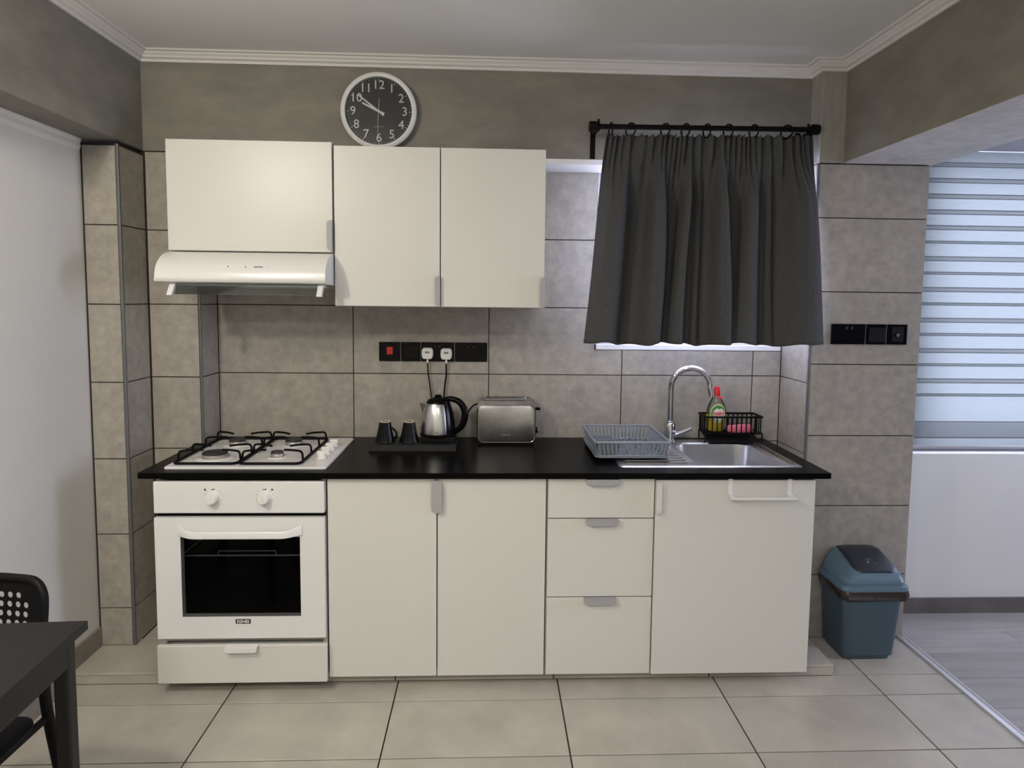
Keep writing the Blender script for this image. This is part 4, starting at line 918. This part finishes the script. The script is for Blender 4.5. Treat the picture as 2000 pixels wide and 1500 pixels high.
prof_b = [(0.030, 0.020, 0.0), (0.036, 0.024, 0.004), (0.038, 0.026, 0.02), (0.042, 0.027, 0.055), (0.0435, 0.027, 0.078)]
bm = BM(); loft(bm, [ell(*p_) for p_ in prof_b]); obj('liquid', bm, 'soap', bt, smooth=True, label='golden liquid in the lower half')
bm = BM(); loft(bm, [ell(*p_) for p_ in [(0.0435, 0.027, 0.078), (0.042, 0.026, 0.098), (0.036, 0.024, 0.118), (0.028, 0.020, 0.136), (0.019, 0.016, 0.150), (0.016, 0.014, 0.160)]]); obj('body', bm, 'clear', bt, smooth=True)
bm = BM(); loft(bm, [ell(*p_) for p_ in [(0.0155, 0.0145, 0.159), (0.0155, 0.0145, 0.166), (0.0145, 0.0145, 0.1665), (0.0145, 0.0145, 0.182), (0.0125, 0.0125, 0.186), (0.0105, 0.0105, 0.198), (0.008, 0.008, 0.200)]]); obj('cap', bm, 'red', bt, smooth=True)
bm = BM(); lathe(bm, [(0.012, 0), (0.012, 0.004), (0.009, 0.006)], (bX + 0.010, bY - 0.017, bZ + 0.150), 16); obj('cap_tab', bm, 'red', bt)
def curved_patch(cx, cz, rx, rz, off, m, name, n=28):
    bm = BM(); c = bm.verts.new((cx, bY - 0.0275*math.sqrt(max(0, 1 - ((cx - bX)/0.046)**2)) - off, cz)); L = []
    for k in range(n):
        x = cx + rx*math.cos(2*PI*k/n); z = cz + rz*math.sin(2*PI*k/n)
        L.append(bm.verts.new((x, bY - 0.0275*math.sqrt(max(0, 1 - ((x - bX)/0.046)**2)) - off, z)))
    for k in range(n): bm.faces.new((c, L[k], L[(k+1) % n]))
    return obj(name, bm, m, bt)
lz = bZ + 0.084
curved_patch(bX, lz, 0.034, 0.043, 0.0008, 'label_lime', 'label_patch'); curved_patch(bX, lz - 0.002, 0.030, 0.036, 0.0013, 'label_g', 'label_patch'); curved_patch(bX + 0.003, lz - 0.006, 0.027, 0.029, 0.0018, 'label_w', 'label_patch')
text('label_lettering', 'FAIRY', 0.0205, 'red', bt, (bX + 0.002, bY - 0.0302, lz - 0.003), (1, 0, 0), (0, 0, 1), 0.0003, sx=0.95, bold=0.0006)
bm = BM(); prism(bm, [(bX - 0.010, lz + 0.030), (bX + 0.002, lz + 0.024), (bX + 0.014, lz + 0.031), (bX + 0.004, lz + 0.016)], bY - 0.0298, bY - 0.0292, 'y'); obj('label_leaf', bm, 'label_g', bt)
bm = BM(); cx_, cy_ = 2.299, 0.512
loft(bm, [[(cx_ + rx*math.copysign(abs(math.cos(2*PI*k/28))**0.6, math.cos(2*PI*k/28)), cy_ + ry*math.copysign(abs(math.sin(2*PI*k/28))**0.6, math.sin(2*PI*k/28)), qz0 + 0.003 + h + (0.003*math.cos(2*PI*k/28*1))*(h > 0.02)) for k in range(28)] for rx, ry, h in ((0.050, 0.020, 0.0), (0.057, 0.024, 0.006), (0.057, 0.024, 0.020), (0.050, 0.020, 0.029), (0.03, 0.010, 0.032))])
so = obj('soap_bar', bm, 'pink', loc=(cx_, cy_, qz0 + 0.003), smooth=True); tag(so, 'pink soap bar lying in the black wire caddy', 'soap')

# ------------------------------------------------------------------ bin
bn = thing('waste_bin', 'blue-grey plastic bin with dark swing lid and brown bag', 'bin', (2.73, 0.24, 0.0))
def rl(x0, x1, y0, y1, r, z): return [(x, y, z) for x, y in rrect(x0, x1, y0, y1, r, 5)]
bm = BM(); loft(bm, [rl(2.632, 2.826, 0.162, 0.322, 0.02, 0.0), rl(2.630, 2.828, 0.160, 0.324, 0.02, 0.018), rl(2.624, 2.836, 0.152, 0.328, 0.022, 0.020), rl(2.606, 2.852, 0.132, 0.332, 0.025, 0.270), rl(2.603, 2.855, 0.129, 0.333, 0.025, 0.305)]); obj('body', bm, 'bin', bn, smooth=True)
bm = BM(); L = []
NB = len(rrect(0, 1, 0, 1, 0.1, 5))
def bagl(e, z, amp, ph):
    base = rrect(2.606 - e, 2.852 + e*1.5, 0.132 - e*1.2, 0.333 + min(e, 0.001), 0.028, 9)
    return [(x + amp*math.sin(i*2.1 + ph)*0.6, y + (amp*math.sin(i*1.7 + ph) if y < 0.32 else 0), z + amp*1.2*math.sin(i*1.3 + ph)) for i, (x, y) in enumerate(base)]
loft(bm, [bagl(0.002, 0.312, 0.0, 0), bagl(0.012, 0.300, 0.002, 1), bagl(0.014, 0.284, 0.003, 2), bagl(0.010, 0.266, 0.003, 0.5), bagl(0.003, 0.258, 0.002, 1.5)]); obj('bag', bm, 'bag', bn, smooth=True, label='brown bin bag folded over the rim')
# lid: rim + dome with sloping front, sunken dark flap
bm = BM()
loft(bm, [rl(2.592, 2.866, 0.114, 0.334, 0.03, 0.302), rl(2.590, 2.868, 0.112, 0.335, 0.03, 0.310), rl(2.592, 2.866, 0.115, 0.334, 0.03, 0.320), rl(2.604, 2.854, 0.128, 0.333, 0.03, 0.323)] +
     [[(x, y, z0 + (z1 - z0)*min(1, max(0, (y - 0.12)/0.17))) for x, y in rrect(*b, 0.026, 5)] for b, z0, z1 in (((2.606, 2.856, 0.126, 0.333), 0.334, 0.342), ((2.622, 2.850, 0.133, 0.332), 0.347, 0.378), ((2.642, 2.844, 0.141, 0.331), 0.354, 0.404), ((2.656, 2.838, 0.150, 0.330), 0.355, 0.409))])
lid = obj('lid', bm, 'bin_lid', bn, smooth=True)
bm = BM(); F = rrect(2.650, 2.820, 0.150, 0.326, 0.03, 5)
def fz(y): return 0.3585 + 0.0535*min(1, max(0, (y - 0.12)/0.17)) + 0.006*math.sin(PI*max(0, min(1, (y - 0.15)/0.18)))
ug, vg = 14, 14; g = []
for j in range(vg + 1):
    t = j/vg; y = 0.152 + t*(0.330 - 0.152); hw = 0.086*(1 - 0.10*t)*min(1, (0.55 + 0.45*min(1, t*5)) ** 0.5)
    g.append([bm.verts.new((2.748 + (2*i/ug - 1)*hw, y, fz(y) - 0.004*(2*i/ug - 1)**4)) for i in range(ug + 1)])
for A, B in zip(g, g[1:]):
    for i in range(ug): bm.faces.new((A[i], A[i+1], B[i+1], B[i]))
fl = obj('flap', bm, 'bin_flap', bn, smooth=True, label='dark swing flap')
sm = fl.modifiers.new('thickness', 'SOLIDIFY'); sm.thickness = 0.006; sm.offset = 0
bm = BM(); loft(bm, [[(2.752 + k_*0.022*math.cos(2*PI*i/24), 0.205 + k_*0.014*math.sin(2*PI*i/24), fz(0.205 + k_*0.014*math.sin(2*PI*i/24)) + h) for i in range(24)] for k_, h in ((1.15, 0.0028), (1.05, 0.0065), (0.90, 0.0060), (0.75, 0.0036), (0.1, 0.0034))]); obj('finger_dimple', bm, 'bin_rim', fl, smooth=True)

# ------------------------------------------------------------------ blind
bl = thing('roller_blind', 'white striped day-and-night roller blind in the next room', 'blind', (3.8, 0.5, 0.79))
BX0, BX1, BY = 3.05, 4.78, 0.50
zt = 2.106; z = zt; k = 0
bands = []
zz = 2.053
bands.append((2.055, 2.104, 'band'))
while zz > 0.98:
    th = 0.0135 if (zz > 1.75 or k % 2 == 0) else 0.005
    bands.append((zz - th, zz, 'sheer')); nz = zz - 0.0675
    bands.append((nz, zz - th, 'band')); zz = nz; k += 1
lowb = zz
bands += [(0.915, lowb, 'band'), (0.846, 0.915, 'sheer'), (0.808, 0.846, 'band')]
for z0, z1, m_ in bands:
    bm = BM(); y = BY if m_ == 'band' else BY + 0.002
    if m_ == 'sheer': z0 -= 0.004; z1 += 0.004
    bm.faces.new([bm.verts.new(p) for p in ((BX0, y, z0), (BX1, y, z0), (BX1, y, z1), (BX0, y, z1))]); obj('fabric_band' if m_ == 'band' else 'sheer_band', bm, m_, bl)
obj('bottom_rail', bbox(BX0, BX1, BY - 0.008, BY + 0.008, 0.795, 0.810, 0.003), 'alu_bright', bl)

# ------------------------------------------------------------------ dining table and chair
tb = thing('dining_table', 'black dining table with square legs', 'table', (0.0, -1.4, 0.0))
tb.rotation_euler = (0, 0, math.radians(3.0))
A = math.radians(3.0)
def loc_part(name, bm, m, parent, smooth=False):
    bmesh.ops.translate(bm, verts=bm.verts, vec=Vector(parent.location)); return obj(name, bm, m, parent, smooth=smooth)
hx, y1_, y0_ = 0.334, 0.442, -0.55
bm = bbox(-0.40, hx - 0.046 + 0.046, y0_, y1_, 0.712, 0.732, 0.002); loc_part('table_top', bm, 'table', tb)
bm = BM(); box(bm, -0.38, hx - 0.018, y1_ - 0.040, y1_ - 0.022, 0.652, 0.712); box(bm, hx - 0.036, hx - 0.018, y0_ + 0.02, y1_ - 0.04, 0.652, 0.712); box(bm, -0.38, -0.362, y0_ + 0.02, y1_ - 0.04, 0.652, 0.712); box(bm, -0.38, hx - 0.018, y0_ + 0.02, y0_ + 0.038, 0.652, 0.712); loc_part('apron', bm, 'table', tb)
for x, y in ((hx - 0.033, y1_ - 0.037), (hx - 0.033, y0_ + 0.037), (-0.367, y1_ - 0.037), (-0.367, y0_ + 0.037)):
    loc_part('leg', bbox(x - 0.016, x + 0.016, y - 0.016, y + 0.016, 0.0, 0.7118, 0.005), 'table', tb)

ch = thing('dining_chair', 'black plastic chair with a perforated backrest behind the table', 'chair', (-0.035, -0.95, 0.0))
cx, cy = -0.048, -0.815
# backrest: curved panel with round holes
W2, HB = 0.176, 0.245
rows = [(0.735, 0), (0.700, 1), (0.665, 0), (0.630, 1), (0.595, 0)]
bm = BM()
z0b, z1b = 0.560, 0.782
def surf(x, z, t):  # curve and tilt
    return (cx + x, cy + 0.020 - 0.35*(x*x)/0.176 * 0.5 + (z - 0.56)*0.16 + t, z)
px_, pz_ = 0.0245, 0.0370
# build perforated sheet cell by cell
def cell(x0, x1, z0, z1, r, t_front=-0.0018, t_back=0.0018, n=12):
    xm, zm = (x0+x1)/2, (z0+z1)/2; ring = []; sq = []
    for k in range(n):
        a = 2*PI*k/n + PI/n; c_, s_ = math.cos(a), math.sin(a); m_ = max(abs(c_), abs(s_))
        ring.append((xm + r*c_, zm + r*s_)); sq.append((xm + (x1-x0)/2*c_/m_, zm + (z1-z0)/2*s_/m_))
    for t in (t_front, t_back):
        R = [bm.verts.new(surf(x, z, t)) for x, z in ring]; Q = [bm.verts.new(surf(x, z, t)) for x, z in sq]
        for k in range(n): bm.faces.new((R[k], R[(k+1) % n], Q[(k+1) % n], Q[k]))
        if t == t_front: RF = R
    for k in range(n): bm.faces.new((RF[k], RF[(k+1) % n], R[(k+1) % n], R[k]))
def solid(x0, x1, z0, z1, t0=-0.0018, t1=0.0018, nx=1):
    for i in range(nx):
        a, b = x0 + (x1-x0)*i/nx, x0 + (x1-x0)*(i+1)/nx
        loft(bm, [[surf(a, z0, t0), surf(b, z0, t0), surf(b, z0, t1), surf(a, z0, t1)], [surf(a, z1, t0), surf(b, z1, t0), surf(b, z1, t1), surf(a, z1, t1)]])
zc = 0.757; R_ = 0.0068
ph, pv, R_ = 0.0222, 0.0215, 0.0075
hz = [0.7175 - k*pv for k in range(6)]
for ri, z in enumerate(hz):
    n_h = 10 if ri == 0 else 12; half = n_h*ph/2
    for i in range(n_h): cell(-half + i*ph, -half + (i+1)*ph, z - pv/2, z + pv/2, R_)
    solid(-0.164, -half, z - pv/2, z + pv/2); solid(half, 0.164, z - pv/2, z + pv/2)
ztop, zlow = hz[0] + pv/2, hz[-1] - pv/2
solid(-0.150, 0.150, ztop, 0.754, nx=8); solid(-0.164, 0.164, 0.540, zlow, nx=8)
for s in (-1, 1): solid(min(s*0.150, s*0.160), max(s*0.150, s*0.160), ztop, 0.744)
back = obj('backrest', bm, 'black_matte', ch)
# rolled rim round the backrest
rim = [(s_*x, z - 0.024) for s_, x, z in ((-1, 0.166, 0.562), (-1, 0.172, 0.65), (-1, 0.173, 0.725), (-1, 0.166, 0.757), (-1, 0.146, 0.776), (-1, 0.11, 0.781), (1, 0, 0.782), (1, 0.11, 0.781), (1, 0.146, 0.776), (1, 0.166, 0.757), (1, 0.173, 0.725), (1, 0.172, 0.65), (1, 0.166, 0.562))]
bm = BM(); tube(bm, spline([surf(x, z, 0.0) for x, z in rim], 6), 0.0105, 10); obj('back_rim', bm, 'black_matte', ch, smooth=True)
# seat
bm = BM(); SL = []
for e, z in ((0.010, 0.428), (0.0, 0.434), (0.0, 0.442), (0.008, 0.447)):
    SL.append([(cx + x, cy + y, z + 0.006*((y + 0.22)/0.2)) for x, y in rrect(-0.185 + e, 0.185 - e, -0.40 + e, -0.025 - e, 0.05, 5)])
loft(bm, SL); obj('seat', bm, 'black_matte', ch, smooth=True)
for s in (-1, 1):
    bm = BM(); tube(bm, spline([surf(s*0.172, 0.60, 0.012), (cx + s*0.176, cy - 0.003, 0.52), (cx + s*0.184, cy - 0.008, 0.44), (cx + s*0.200, cy + 0.016, 0.22), (cx + s*0.216, cy + 0.045, 0.0)]), 0.0125, 12); obj('leg', bm, 'black_metal', ch, smooth=True)
    bm = BM(); tube(bm, [(cx + s*0.165, cy - 0.37, 0.430), (cx + s*0.195, cy - 0.40, 0.0)], 0.0125, 12); obj('leg', bm, 'black_metal', ch, smooth=True)
    bm = BM(); tube(bm, [(cx + s*0.180, cy - 0.01, 0.432), (cx + s*0.165, cy - 0.37, 0.428)], 0.009, 10); obj('seat_rail', bm, 'black_metal', ch, smooth=True)
